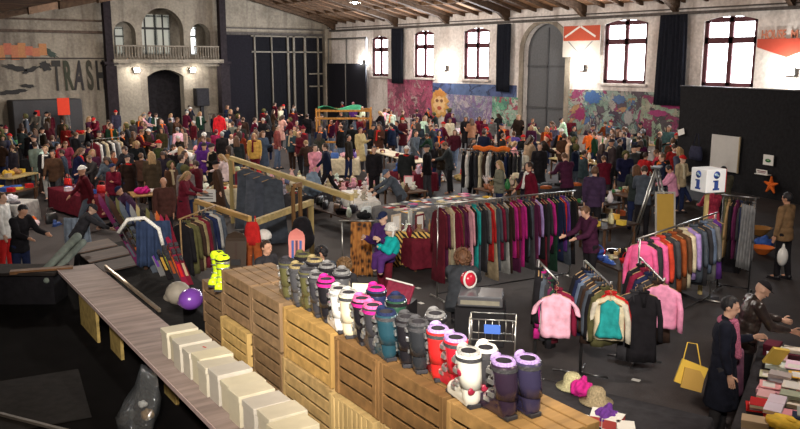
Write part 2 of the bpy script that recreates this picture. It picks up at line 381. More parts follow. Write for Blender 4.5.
# loggia
struct(MB().box((19.78, D-.45, 4.45), (6.9, .9, .22)).box((19.78, D-.3, 4.24), (6.7, .6, .2)).build('balcony_slab', M_WALLE))
lb = MB(); lb.box((19.8, D+2.4, 6.2), (7.4, .15, 3.4)); lb.box((19.8, D+1.4, 4.5), (7.4, 2.2, .1)); lb.box((16.1, D+1.4, 6.2), (.15, 2, 3.4)); lb.box((23.5, D+1.4, 6.2), (.15, 2, 3.4)); lb.box((19.8, D+1.5, 7.95), (7.4, 2.2, .1))
struct(lb.build('wall_loggia', M_WALLE))
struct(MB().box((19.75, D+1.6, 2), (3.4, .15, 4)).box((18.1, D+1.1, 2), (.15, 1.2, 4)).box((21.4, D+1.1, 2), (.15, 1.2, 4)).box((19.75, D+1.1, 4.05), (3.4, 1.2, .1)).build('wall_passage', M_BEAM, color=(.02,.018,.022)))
def window(name, u0, u1, z0, z1, to3, fcol, frame_w=.13, cross=.33, glow=None, mid=True):
    """frame as root; the glass is its child"""
    fb = MB(); cu, cz = (u0+u1)/2, (z0+z1)/2; w, h = abs(u1-u0), z1-z0
    def bx(u, z, du, dz, dep=.12): 
        p, q = V(to3(u-du/2, z-dz/2, .1)), V(to3(u+du/2, z+dz/2, .1+dep)); fb.box((p+q)/2, [abs(a) for a in (q-p)])
    bx(u0+.0+frame_w/2 if u0 < u1 else u0-frame_w/2, cz, frame_w, h); bx(u1-frame_w/2 if u0 < u1 else u1+frame_w/2, cz, frame_w, h)
    bx(cu, z0+frame_w/2, w, frame_w); bx(cu, z1-frame_w*.6-.04, w, frame_w*1.2)
    if mid: bx(cu, cz, frame_w*1.15, h, .14)
    bx(cu, z1-h*cross, w, frame_w*1.5, .16)
    f = struct(fb.build(name, MATTE, color=fcol))
    gb = MB(); p, q = V(to3(min(u0, u1), z0, .2)), V(to3(max(u0, u1), z1, .22)); gb.box((p+q)/2, [max(.01, abs(a)) for a in (q-p)])
    gb.build('glass_pane', glow, f)
    return f
DAY = emis('daylight_glass', (.93,.96,1.0), 7.0)
for i, (a, b_, z0, z1) in enumerate(WIN):
    window('window_%d' % (i+1), b_, a, z0, z1, lambda u, v, w: (W+w, u, v), (.085,.02,.028), .17, .34, DAY)
    struct(MB().box((W-.06, (a+b_)/2, z0-.06), (.24, abs(a-b_)+.3, .1)).build('sill', M_WALLR))
    o = light('AREA', (W-.1, (a+b_)/2, (z0+z1)/2), 260, (.9,.95,1.0), (abs(a-b_)*.9, (z1-z0)*.9)); o.rotation_euler = (pi/2, 0, pi/2)
    o.data.spread = radians(170)
DIM = emis('grey_glass', (.4,.41,.36), .2)
DIM2 = emis('bright_glass', (.8,.85,.85), 1.0)
window('window_6', 18.7, 20.0, 4.9, 7.3, lambda u, v, w: (u, D+2.1-w, v), (.05,.05,.05), .09, .35, DIM)
window('window_7', 20.05, 20.95, 4.9, 7.3, lambda u, v, w: (u, D+2.1-w, v), (.05,.05,.05), .09, .35, DIM)
window('window_8', 22.1, 22.7, 4.9, 6.6, lambda u, v, w: (u, D+2.1-w, v), (.06,.05,.05), .07, .35, DIM2, False)
window('window_9', 16.9, 18.0, 4.9, 6.5, lambda u, v, w: (u, D+2.1-w, v), (.08,.08,.07), .07, .35, DIM)
rb = MB()
for x0, x1 in ((16.6, 18.2), (21.4, 22.95), (18.45, 21.0)):
    n = int((x1-x0)/.16)
    for i in range(n+1): rb.lathe([(.035, 4.56), (.05, 4.75), (.028, 5.0), (.045, 5.2), (.035, 5.3)], (x0+(x1-x0)*i/n, D-.75, 0), 8)
    rb.box(((x0+x1)/2, D-.75, 5.34), (x1-x0+.1, .08, .08))
tag(rb.build('balcony_railing', MATTE, color=(.22,.19,.15)), 'row of turned balusters with a rail along the balcony edge', 'railing')
# grey arched door
db = MB(); db.add([(W+.3, u, v) for u, v in arch(DOORY[0]+.02, DOORY[1]-.02, .02, 4.95, 6.33)]+[(W+.42, u, v) for u, v in arch(DOORY[0]+.02, DOORY[1]-.02, .02, 4.95, 6.33)], [tuple(range(17)), tuple(range(33, 16, -1))]+[(i, (i+1) % 17, 17+(i+1) % 17, 17+i) for i in range(17)])
d1 = struct(db.build('door_1', MATTE, color=(.11,.115,.125)))
MB().box((W+.27, 27.9, 3.1), (.06, .08, 6.1)).box((W+.27, 27.9, 4.2), (.06, 2.7, .1)).box((W+.27, 27.9, 2.1), (.06, 2.7, .1)).build('door_batten', MATTE, d1, color=(.07,.073,.08))
pl = MB(); A0 = arch(DOORY[0], DOORY[1], 0, 4.95, 6.36)[1:]+[(DOORY[0], 0)]; A1 = arch(DOORY[0]-.3, DOORY[1]+.3, 0, 4.95, 6.55)[1:]+[(DOORY[0]-.3, 0)]
vs = []
for (u, v), (u2, v2) in zip(A0, A1): vs += [(W-.06, u, v), (W-.06, u2, min(v2, 6.42)), (W+.02, u, v), (W+.02, u2, min(v2, 6.42))]
fs = []
for i in range(len(A0)-1):
    a, c = i*4, i*4+4; fs += [(a, a+1, c+1, c), (a+1, a+3, c+3, c+1), (a, c, c+2, a+2)]
pl.add(vs, fs); struct(pl.build('trim_5', M_WALLE))
# black glazed partition in the corner of the gable
gp = empty('glazed_partition', (28.2, D-.4, 0), 0, 'tall black glazed partition with pale frame bars beside the balcony', 'partition')
MB().box((0, .1, 3.05), (5.5, .06, 6.1)).build('dark_glass', CLOTH, gp, color=(.007,.007,.01))
fb = MB()
for px_, w_ in ((255, .1), (272, .07), (288, .14), (294, .14), (305, .16), (318, .1)):
    x = AX(px_, 60, 1, D-.4).x-28.2; fb.box((x, 0, 3.05), (w_, .1, 6.1))
for z, x0, x1 in ((6.06, -2.75, 2.7), (5.05, -2.75, 2.7), (3.6, 1.6, 2.7), (2.75, 1.6, 2.7)): fb.box(((x0+x1)/2, 0, z), (x1-x0, .1, .09))
fb.build('frame_bars', MATTE, gp, color=(.17,.15,.12))
tag(MB().box((24.65, D-.3, 3.05), (2.0, .12, 6.1)).build('black_drape', CLOTH, color=(.012,.011,.016)), 'plain black cloth hung flat between the column and the glazed partition', 'drape')
for y0, y1, nm in ((47.3, 45.2, 'black board in the very corner of the hall'), (45.0, 42.75, 'black board beside the first window')):
    p = empty('display_board', (W-.4, (y0+y1)/2, 0), 0, 'tall '+nm+', standing on the floor', 'board', 'black corner boards')
    MB().box((0, 0, 2.15), (.08, y0-y1, 4.3)).build('panel', MATTE, p, color=(.012,.012,.018))
    MB().box((0, (y0-y1)/2+.04, 2.17), (.12, .07, 4.34)).build('side_frame', MATTE, p, color=(.2,.19,.18))
tf = MB().box((W-.3, 45.1, 5.95), (.08, 4.6, .1)); tf.box((W-.3, 47.3, 5.1), (.08, .1, 1.7)).box((W-.3, 45.1, 5.1), (.08, .07, 1.7)).box((W-.3, 42.85, 5.1), (.08, .1, 1.7))
tag(tf.build('pipe_frame', METAL, color=(.25,.25,.25)), 'thin grey pipe frame standing up above the black corner boards', 'frame')
# curtains
def curtain(y, w, z0, z1, lab, splay=0.0):
    b = MB(); n = 28; rings = []
    for i in range(9):
        t = i/8; z = z1+(z0-z1)*t; ww = w*(1+splay*t); r = []
        for j in range(n+1):
            u = j/n-.5; r.append(V((W-.25+.06*sin(j*1.7)+.015*sin(5*t+j), y+u*ww, z)))
        rings.append(r+[p+V((-.03, 0, 0)) for p in reversed(r)])
    b.loft(rings); tag(b.build('curtain', CLOTH, color=(.012,.014,.022)), lab, 'curtain', 'dark window curtains')
curtain(39.65, 1.1, 3.1, 6.45, 'dark narrow curtain hanging between the two smallest windows')
curtain(30.55, .95, 2.85, 6.4, 'dark narrow curtain hanging beside the grey arched door')
curtain(20.4, 1.3, 2.55, 6.45, 'wide dark blue curtain between the two largest windows', .18)
# wall floodlights
def flood(px_, py, wall, lab, power=110):
    power *= .6 if wall == 'r' else .7
    if wall == 'r': p = AX(px_, py, 0, W-.25); off = V((-.32, 0, .05)); rz = 0
    else: p = AX(px_, py, 1, D-.25); off = V((0, -.32, .05)); rz = pi/2
    e = empty('wall_floodlight', p, rz, lab, 'lamp', 'wall floodlights')
    MB().box((.08, 0, 0), (.14, .34, .26)).box((.2, 0, 0), (.14, .05, .05)).build('housing', MATTE, e, color='dark grey')
    MB().box((0, 0, 0), (.03, .3, .22)).build('lens', emis('flood_lens', (1, .96, .85), 60), e)
    light('POINT', p+off, power, (1, .95, .86), .12)
flood(443, 68, 'r', 'glaring white floodlight on the wall between second and third windows')
flood(580, 68, 'r', 'glaring white floodlight on the wall under the roof-line poster', 130)
flood(790, 72, 'r', 'glaring white floodlight behind the black partition top', 150)
flood(361, 62, 'r', 'small white floodlight just above the black corner boards', 60)
flood(137, 70, 'b', 'white floodlight under the balcony, at the doorway side by the letters', 60)
flood(193, 70, 'b', 'white floodlight under the balcony, beside the glazed partition column', 60)
# pendant lamps: every high lamp has a modelled fitting under the roof
def pendant(loc, lab, power, col=(1, .9, .8)):
    x, y, z = loc; e = empty('pendant_lamp', loc, 0, lab, 'lamp', 'pendant lamps')
    MB().lathe([(.03, .3), (.1, .28), (.16, .1), (.3, -.02), (.3, -.04), (.28, -.04), (.14, .09)], cap1=False).build('reflector', METAL, e, color='light grey')
    MB().ell((0, 0, 0), (.1, .1, .1)).build('bulb', emis('lamp_bulb', (1, .93, .8), 40), e)
    t = (roofz(x) if x > 10.2 else 6.9)-z
    MB().tube([(0, 0, .3), (0, 0, t)], .012, 6).build('cord', MATTE, e, color='black')
    light('POINT', (x, y, z-.2), power, col, .25)
# ================================================================== PEOPLE
# a figure faces +Y, stands on z=0 and is 1.70 m tall
POSES = {
 'stand':  dict(la=(2, 8, 12), ra=(4, 8, 10), ll=(3, 2), rl=(-4, 4), head=5),
 'browse': dict(la=(38, 6, 40), ra=(30, 8, 48), ll=(3, 3), rl=(-3, 5), head=32, lean=9),
 'walk':   dict(la=(-20, 8, 12), ra=(24, 8, 22), ll=(24, 8), rl=(-20, 14), head=6, lean=4),
 'carry':  dict(la=(10, 10, 100), ra=(3, 9, 12), ll=(2, 2), rl=(-3, 4), head=12),
 'hold':   dict(la=(28, 4, 88), ra=(28, 4, 88), ll=(3, 3), rl=(-3, 4), head=20),
 'bend':   dict(la=(62, 6, 12), ra=(48, 8, 22), ll=(8, 4), rl=(-2, 10), head=20, lean=62),
 'lean':   dict(la=(45, 6, 15), ra=(52, 6, 12), ll=(6, 3), rl=(-4, 6), head=25, lean=32),
 'crouch': dict(la=(60, 8, 25), ra=(50, 8, 35), ll=(95, 125), rl=(70, 120), head=15, lean=34),
 'sit':    dict(la=(35, 8, 50), ra=(25, 10, 60), ll=(85, 85), rl=(80, 88), head=12, lean=10),
 'reach':  dict(la=(70, 5, 10), ra=(12, 8, 20), ll=(6, 3), rl=(-6, 6), head=15, lean=14),
}
def skel(p):
    J = {}; lean = radians(p.get('lean', 0)); up = V((0, sin(lean), cos(lean))); fw = V((0, cos(lean), -sin(lean)))
    pel = V((0, 0, 0)); J['pel'] = pel; J['chest'] = pel+up*.3; J['neck'] = pel+up*.52; J['up'] = up; J['fw'] = fw
    hl = lean*.55+radians(p.get('head', 0)); hu = V((0, sin(hl), cos(hl))); J['hrot'] = Matrix.Rotation(-hl, 3, 'X'); J['head'] = J['neck']+up*.03+hu*.11
    for k, sx in (('l', -1), ('r', 1)):
        a, ab, bd = (radians(x) for x in p[k+'a']); sh = pel+up*.465+V((sx*.178, 0, 0)); 
        el = sh+V((sx*sin(ab), sin(a)*cos(ab), -cos(a)*cos(ab)))*.285; a2 = a+bd; wr = el+V((-sx*.12*sin(bd), sin(a2), -cos(a2))).normalized()*.255
        J[k+'s'], J[k+'e'], J[k+'w'] = sh, el, wr; J[k+'h'] = wr+(wr-el).normalized()*.1
        h, kb = (radians(x) for x in p[k+'l']); hp = pel+V((sx*.092, 0, -.04)); kn = hp+V((sx*.02, sin(h), -cos(h)))*.43; an = kn+V((0, sin(h-kb), -cos(h-kb)))*.41
        J[k+'p'], J[k+'k'], J[k+'a'] = hp, kn, an
    low = min(J['la'].z, J['ra'].z); dz = .075-low; cx = (J['la'].y+J['ra'].y)/2 if p.get('lean', 0) > 20 else 0
    for k, v in J.items():
        if k not in ('up', 'fw', 'hrot'): J[k] = v+V((0, -cx, dz))
    return J
CACHE = {}
def fixmat(name, col, rough=.6, metal=0):
    if name in MATS: return MATS[name]
    m, n, l, b = nt(name); b.inputs['Base Color'].default_value = (*rgb(col), 1); b.inputs['Roughness'].default_value = rough; b.inputs['Metallic'].default_value = metal
    MATS[name] = m; return m
EYE = fixmat('eye_dark', (.01, .008, .008), .25); LIPS = fixmat('lips', (.35, .1, .09), .5)
def hand(mb, J, k, fine):
    w, h = J[k+'w'], J[k+'h']; d = (h-w).normalized(); sx = -1 if k == 'l' else 1
    side = V((0, 1, 0)) - d*d.y; side = side.normalized() if side.length > .2 else V((-sx, 0, 0)); n = d.cross(side)
    if fine:
        for i, (o, L) in enumerate(((-.028, .058), (-.01, .07), (.01, .075), (.029, .068))):
            b0 = w+d*.085+side*o; b1 = b0+d*L*.55+n*sx*.008; b2 = b1+(d*.7+n*sx*-.7*-1).normalized()*L*.5
            mb.cap(b0-d*.03, .0095, b1, .0085, 8, 3); mb.cap(b1, .0085, b2, .007, 8, 3)
        t0 = w+d*.035+side*.03; t1 = t0+(d*.6+side*.75).normalized()*.04; mb.cap(t0, .012, t1, .0105, 8, 3); mb.cap(t1, .0105, t1+(d*.9+side*.2).normalized()*.03, .008, 8, 3)
    return w, d, side
def body(pose, lod):
    key = ('body', pose, lod)
    if key in CACHE: return CACHE[key]
    J = skel(POSES[pose]); m = MB(); R = Matrix.Rotation(-radians(POSES[pose].get('lean', 0)), 3, 'X')
    m.ell(J['pel'], (.155, .105, .13), R); m.ell(J['chest'], (.16, .105, .2), R); m.ell(J['pel']+J['up']*.16, (.135, .095, .16), R)
    m.cap(J['ls']+V((.02, 0, 0)), .055, J['rs']-V((.02, 0, 0)), .055)
    m.cap(J['neck']-J['up']*.06, .06, J['head'], .048)
    H, hr = J['head'], J['hrot']
    def hp(x, y, z): return H+hr @ V((x, y, z))
    m.ell(H+hr @ V((0, -.005, .025)), (.074, .094, .098), hr); m.ell(hp(0, .022, -.045), (.056, .068, .066), hr); m.ell(hp(0, .066, -.09), (.024, .018, .018), hr)
    m.cap(hp(0, .088, .02), .011, hp(0, .106, -.018), .014, 8); m.cap(hp(-.035, .078, .038), .013, hp(.035, .078, .038), .013, 8)
    for sx in (-1, 1): m.ell(hp(sx*.077, -.01, 0), (.012, .022, .034), hr, 10, 6)
    m.cap(hp(-.02, .082, -.052), .008, hp(.02, .082, -.052), .008, 8)
    for k in 'lr':
        m.cap(J[k+'s'], .05, J[k+'e'], .04); m.cap(J[k+'e'], .04, J[k+'w'], .027)
        w, d, side = J[k+'w'], (J[k+'h']-J[k+'w']).normalized(), None
        _, d, side = hand(MB(), J, k, False)
        n = d.cross(side); B = Matrix((side, n, d)).transposed(); m.ell(w+d*.06, (.042, .02, .062), B, 12, 8)
        if lod != 'hero': m.ell(w+d*.12, (.036, .016, .05), B, 10, 6); m.cap(w+d*.03+side*.03, .014, w+d*.07+side*.052, .011, 8)
        m.cap(J[k+'p'], .085, J[k+'k'], .056); m.cap(J[k+'k'], .054, J[k+'a'], .036); m.cap(J[k+'a'], .038, J[k+'a']+V((0, .13, -.035)), .03)
    ex = MB()
    for sx in (-1, 1): ex.ell(hp(sx*.031, .0795, .016), (.0145, .007, .008), hr, 10, 6, 1); 
    ex.ell(hp(0, .0885, -.05), (.024, .006, .006), hr, 10, 6, 2)
    if lod == 'hero':
        for k in 'lr': hand(ex, J, k, True)
    me = remesh(m, 'person_body', [SKINM, EYE, LIPS], {'hero': .0105, 'mid': .015, 'far': .024}[lod], 2, ex)
    CACHE[key] = (me, J); return CACHE[key]
def coat(pose, style, lod):
    key = ('coat', pose, style, lod)
    if key in CACHE: return CACHE[key]
    J = skel(POSES[pose]); m = MB(); R = Matrix.Rotation(-radians(POSES[pose].get('lean', 0)), 3, 'X'); up = J['up']
    f = 1.12 if style == 'puffy' else 1.0
    m.ell(J['chest']+up*.03, (.195*f, .142*f, .21), R); m.ell(J['pel']+up*.17, (.18*f, .14*f, .2), R); m.ell(J['pel']+up*.02, (.19*f, .145*f, .15), R)
    m.cap(J['ls'], .072*f, J['rs'], .072*f); m.cap(J['neck']-up*.07, .085, J['neck']-up*.005, .07)
    for k in 'lr':
        m.cap(J[k+'s'], .073*f, J[k+'e'], .06*f); m.cap(J[k+'e'], .06*f, J[k+'w']-(J[k+'w']-J[k+'e']).normalized()*.03, .046*f)
    if style == 'long':
        q = J['pel']+V((0, 0, -.05))
        rings = [[q+V((rx*cos(2*pi*j/18), ry*sin(2*pi*j/18)+dy, z)) for j in range(18)] for rx, ry, z, dy in ((.17, .13, .12, 0), (.2, .16, -.1, 0), (.22, .18, -.3, .01), (.235, .2, -.46, .01), (.2, .16, -.47, .01))]
        m.loft(rings)
    else:
        q = J['pel']-up*.06; rings = [[q+R @ V((rx*cos(2*pi*j/18), ry*sin(2*pi*j/18), z)) for j in range(18)] for rx, ry, z in ((.17, .13, .12), (.197*f, .152*f, -.03), (.2*f, .155*f, -.1), (.17, .12, -.105))]
        m.loft(rings)
    me = remesh(m, 'coat', CLOTH, {'hero': .013, 'mid': .018, 'far': .03}[lod], 2)
    if lod != 'far':
        for v in me.vertices:
            n = noise.noise(V((v.co.x*9, v.co.y*9, v.co.z*5)))*.011+noise.noise(v.co*24)*.004; v.co += v.normal*n
    CACHE[key] = me; return me
def trousers(pose, lod):
    key = ('tr', pose, lod)
    if key in CACHE: return CACHE[key]
    J = skel(POSES[pose]); m = MB(); R = Matrix.Rotation(-radians(POSES[pose].get('lean', 0)), 3, 'X')
    m.ell(J['pel']-J['up']*.01, (.172, .124, .13), R)
    for k in 'lr':
        m.cap(J[k+'p'], .1, J[k+'k'], .072); m.cap(J[k+'k'], .071, J[k+'a']+V((0, 0, .02)), .06)
    me = remesh(m, 'trousers', CLOTH, {'hero': .015, 'mid': .02, 'far': .03}[lod], 2)
    CACHE[key] = me; return me
def shoe(pose):
    key = ('shoe', pose)
    if key in CACHE: return CACHE[key]
    J = skel(POSES[pose]); out = []
    for k in 'lr':
        m = MB(); a = J[k+'a']; m.cap(a+V((0, -.03, -.02)), .052, a+V((0, .02, -.03)), .045, 10); m.cap(a+V((0, -.02, -.035)), .038, a+V((0, .16, -.04)), .034, 10)
        m.box(a+V((0, .06, -.065)), (.085, .27, .02)); out.append(m.mesh('shoe', LEATH))
    CACHE[key] = out; return out
def hair(style):
    key = ('hair', style)
    if key in CACHE: return CACHE[key]
    def cap_mesh(r, keep, off=(0, -.008, .03), n=20, k=14):
        m = MB(); m.ell(off, r, None, n, k); vs, fs = m.v, m.f
        m.f = [f for f in fs if keep(sum((V(vs[i]) for i in f), V())/len(f))]; m.m = m.m[:len(m.f)]; m.sm = m.sm[:len(m.f)]; return m
    short = lambda c: (c.y < .05+.02*sin(c.x*60) or c.z > .075) and c.z > (-.045 if c.y < -.03 else .01) and not (abs(c.x) < .06 and c.y > .045 and c.z < .085)
    if style == 'short': m = cap_mesh((.084, .104, .103), short)
    elif style == 'balding': m = cap_mesh((.081, .101, .1), lambda c: c.y < .03 and -.05 < c.z < .055)
    elif style in ('long', 'bun', 'pony'):
        m = cap_mesh((.088, .108, .106), short)
        if style == 'long':
            for x in (-.06, -.03, 0, .03, .06): m.cap((x, -.07, .02), .045, (x*1.3, -.085, -.22), .028, 10)
            for sx in (-1, 1): m.cap((sx*.075, -.01, .03), .03, (sx*.085, 0, -.18), .022, 10)
        elif style == 'bun': m.ell((0, -.11, .06), (.05, .045, .045))
        else: m.cap((0, -.1, .04), .035, (0, -.13, -.17), .018, 10)
    elif style == 'curly':
        m = MB(); r = random.Random(3)
        for i in range(60):
            t, a = r.uniform(-.35, 1.45), r.uniform(0, 2*pi); d = V((cos(t)*cos(a), cos(t)*sin(a), sin(t)))
            if d.y > .55 and d.z < .5: continue
            c = V((d.x*.088, d.y*.105-.01, d.z*.1+.02)); m.ell(c, (.034,)*3, None, 8, 5)
    elif style == 'beanie':
        m = cap_mesh((.088, .108, .115), lambda c: c.z > .045, (0, -.008, .025)); m.tube([(.09*cos(a), .11*sin(a)-.008, .05) for a in [2*pi*i/20 for i in range(21)]], .014, 6)
    elif style == 'pompom':
        m = cap_mesh((.088, .108, .125), lambda c: c.z > .045, (0, -.008, .025)); m.tube([(.09*cos(a), .11*sin(a)-.008, .05) for a in [2*pi*i/20 for i in range(21)]], .015, 6); m.ell((0, -.01, .165), (.032,)*3)
    elif style == 'cap':
        m = cap_mesh((.087, .107, .1), lambda c: c.z > .05, (0, -.006, .028)); m.loft([[V((.075*cos(a), .07+.085*sin(a)*s_, .055-.012*(1-s_))) for a in [pi*i/10 for i in range(11)]] for s_ in (.2, .6, 1)], cap0=False, cap1=False, closed=False)
    elif style == 'hood':
        m = cap_mesh((.108, .125, .125), lambda c: c.y < .065 and c.z > -.1, (0, -.02, .015)); m.tube([(.1*cos(a), .045, .015+.115*sin(a)) for a in [2*pi*i/20 for i in range(21)]], .017, 6)
    elif style == 'furhood':
        m = cap_mesh((.118, .13, .13), lambda c: c.y < .07 and c.z > -.13, (0, -.02, .01)); r = random.Random(5)
        for i in range(150):
            a = r.uniform(0, 2*pi); t = r.uniform(-1.2, 1.2); m.ell((.12*cos(a)*cos(t*.6), -.03+.1*sin(t), .01+.13*sin(a)*cos(t*.6)), (.026,)*3, None, 6, 4)
    me = m.mesh('hair', KNIT if style in ('beanie', 'pompom', 'hood') else (CLOTH if style == 'cap' else HAIRM)); CACHE[key] = me; return me
HATS = {'beanie': 'knitted_hat', 'pompom': 'knitted_hat', 'cap': 'peaked_cap', 'hood': 'hood', 'furhood': 'fur_hood'}
def person(at, heading, label, pose='stand', coat_c='black', tr_c='charcoal', hs='short', hc='dark brown', style='jacket', lod='mid', h=1.7, group=None, skin=None, scarf=None, z=0.0, shoe_c='black'):
    me, J = body(pose, lod)
    o = obj('person', me, None, skin or rnd.choice(SKIN)); o.location = (at[0], at[1], z); o.rotation_euler = (0, 0, radians(heading-90)); s = h/1.7; o.scale = (s, s, s)
    tag(o, label, 'person', group)
    obj('coat' if style == 'long' else 'jacket', coat(pose, style, lod), o, coat_c)
    obj('trousers', trousers(pose, lod), o, tr_c)
    if lod != 'far':
        for m in shoe(pose): obj('shoe', m, o, shoe_c)
    if hs != 'bald':
        obj(HATS.get(hs, 'hair'), hair(hs), o, hc, mw=Matrix.Translation(J['head']) @ J['hrot'].to_4x4())
    if scarf:
        k = ('scarf', pose)
        if k not in CACHE:
            m = MB(); q = J['neck']-J['up']*.02
            m.tube([q+V((.085*cos(a), .085*sin(a)+.01, .012*sin(2*a))) for a in [2*pi*i/16 for i in range(17)]], .03, 8)
            m.cap(q+V((.05, .1, -.02)), .035, q+V((.06, .15, -.38)), .04, 10); CACHE[k] = m.mesh('scarf', KNIT)
        obj('scarf', CACHE[k], o, scarf)
    return o
# ================================================================== FOREGROUND STAGE
RA = radians(4.6); RU = V((-sin(RA), -cos(RA), 0)); RN = V((cos(RA), -sin(RA), 0)); RO = V((3.74, 7.95, 0))
def R_(t, s, z): return RO+RU*t+RN*s+V((0, 0, z))           # t along the row towards the camera, s to its far side
RZ = -RA
DECK = .77
M_DECK = objmat('deck_black', .95, 3, .8, 1.2, .1, .04)
struct(MB().box((.9, 5.5, DECK/2), (8.2, 19, DECK)).build('floor_stage', M_DECK, color=(.006, .0055, .006)))
def place(mb, name, mats, parent, color=None, bevel=0): return mb.build(name, mats, parent, color, bevel=bevel)
def crate(t0, t1, ztop, h, depth, col, label, s0=0.0, vertical=False, slats=4, framed=False):
    """slatted crate; local x runs along its face, y into the row"""
    w = t1-t0; c = R_((t0+t1)/2, s0, ztop-h)
    e = empty('wooden_crate', c, RZ-pi/2, label, 'crate', 'slatted wooden crates')     # local +x = RU side, local +y = RN side
    cc = rgb(col); g = .023
    def sl(mb, n, x0, x1, z0, z1, y, vert=False):
        L = (x1-x0) if vert else (z1-z0); bw = (L-(n-1)*g)/n
        for i in range(n):
            a = i*(bw+g)+bw/2
            if vert: mb.box((x0+a, y, (z0+z1)/2), (bw, .016, z1-z0))
            else: mb.box(((x0+x1)/2, y, z0+a), (x1-x0, .016, bw))
    f = MB(); sl(f, 9 if vertical else slats, -w/2+.03, w/2-.03, .01, h-.005, .012, vertical)
    if framed:
        f.box((-w/2+.05, .0, h/2), (.05, .018, h-.03)).box((w/2-.05, 0, h/2), (.05, .018, h-.03))
    place(f, 'front_panel', WOOD if not vertical else WOODZ, e, cc, .003)
    f = MB(); sl(f, slats, -w/2+.03, w/2-.03, .01, h-.005, depth-.012); place(f, 'back_panel', WOOD, e, cc)
    for sx in (-1, 1):
        f = MB(); bw = (h-.02-(slats-1)*g)/slats
        for i in range(slats): f.box((sx*(w/2-.01), depth/2, .01+i*(bw+g)+bw/2), (.016, depth-.06, bw))
        place(f, 'end_panel', WOOD, e, cc, .003)
        for y in (.022, depth-.022): MB().box((sx*(w/2-.022), y, h/2), (.042, .042, h-.004)).build('corner_post', WOODZ, e, tuple(v*.9 for v in cc), bevel=.003)
    f = MB(); n = 5; bw = (depth-.01-(n-1)*g*.7)/n
    for i in range(n): f.box((0, .005+i*(bw+g*.7)+bw/2, h-.008), (w-.004, bw, .016))
    place(f, 'lid_panel', WOOD, e, tuple(v*1.0 for v in cc), .003)
    MB().box((0, depth/2, .008), (w-.05, depth-.05, .012)).build('floor_panel', WOOD, e, cc)
    return e
WG, WY, WB, WL = (.2, .125, .065), (.46, .28, .09), (.22, .12, .045), (.44, .3, .13)
H2 = .493
tt = [('brown crate under the neon green toy boots, topmost there', -.42, .22, 2.08, WG), ]
crate(-.45, .16, 2.02, .5, .5, WG, 'grey-brown crate under the neon green children boots', 0)
crate(.17, .93, 2.27, H2, .6, (.24, .15, .08), 'grey-brown crate with a bare slatted lid, beside the neon green boots')
crate(.94, 1.62, 2.265, H2, .62, (.25, .16, .085), 'grey-brown crate with a bare slatted lid, in front of the balding man')
crate(1.68, 2.60, 2.25, H2, .6, WY, 'yellow pine crate at the start of the boot row')
crate(2.66, 3.34, 2.25, H2, .6, WB, 'dark brown framed crate under the white boots pair', framed=True, slats=4)
crate(3.36, 4.16, 2.25, H2, .6, WB, 'wide brown crate under the black boots with silver buckles')
crate(4.2, 5.0, 2.25, H2, .62, (.4, .24, .09), 'yellow-brown crate at the near end of the boot row')
z2 = 2.25-H2-.003
crate(-.42, .16, 2.02-.503, .462, .5, WG, 'lower grey-brown crate below the neon green boots')
crate(.17, .9, z2, H2, .58, (.52, .35, .13), 'pale yellow crate below the first bare lid crate', -.035)
crate(.94, 1.62, z2, H2, .6, (.21, .13, .065), 'lower grey-brown crate behind the white cartons')
crate(1.66, 2.62, z2, H2, .6, WL, 'lower pale pine crate below the yellow pine crate', -.01)
crate(2.64, 3.34, z2, H2, .6, (.5, .36, .16), 'pale crate with upright slats below the dark framed crate', -.05, vertical=True)
crate(3.36, 4.16, z2, H2, .6, WL, 'lower pale crate below the wide brown crate')
z3 = z2-H2-.003
e = empty('crate_platform', R_(2.3, .02, DECK), RZ-pi/2, 'low black platform under the two tiers of wooden crates', 'platform')
MB().box((0, .3, (z3-.004-DECK)/2), (5.4, .58, z3-.004-DECK)).build('platform_body', MATTE, e, (.01, .009, .009)); MB().box((-2.45, .28, z3-DECK+.11), (.58, .46, .22)).build('riser', MATTE, e, (.01, .009, .009))
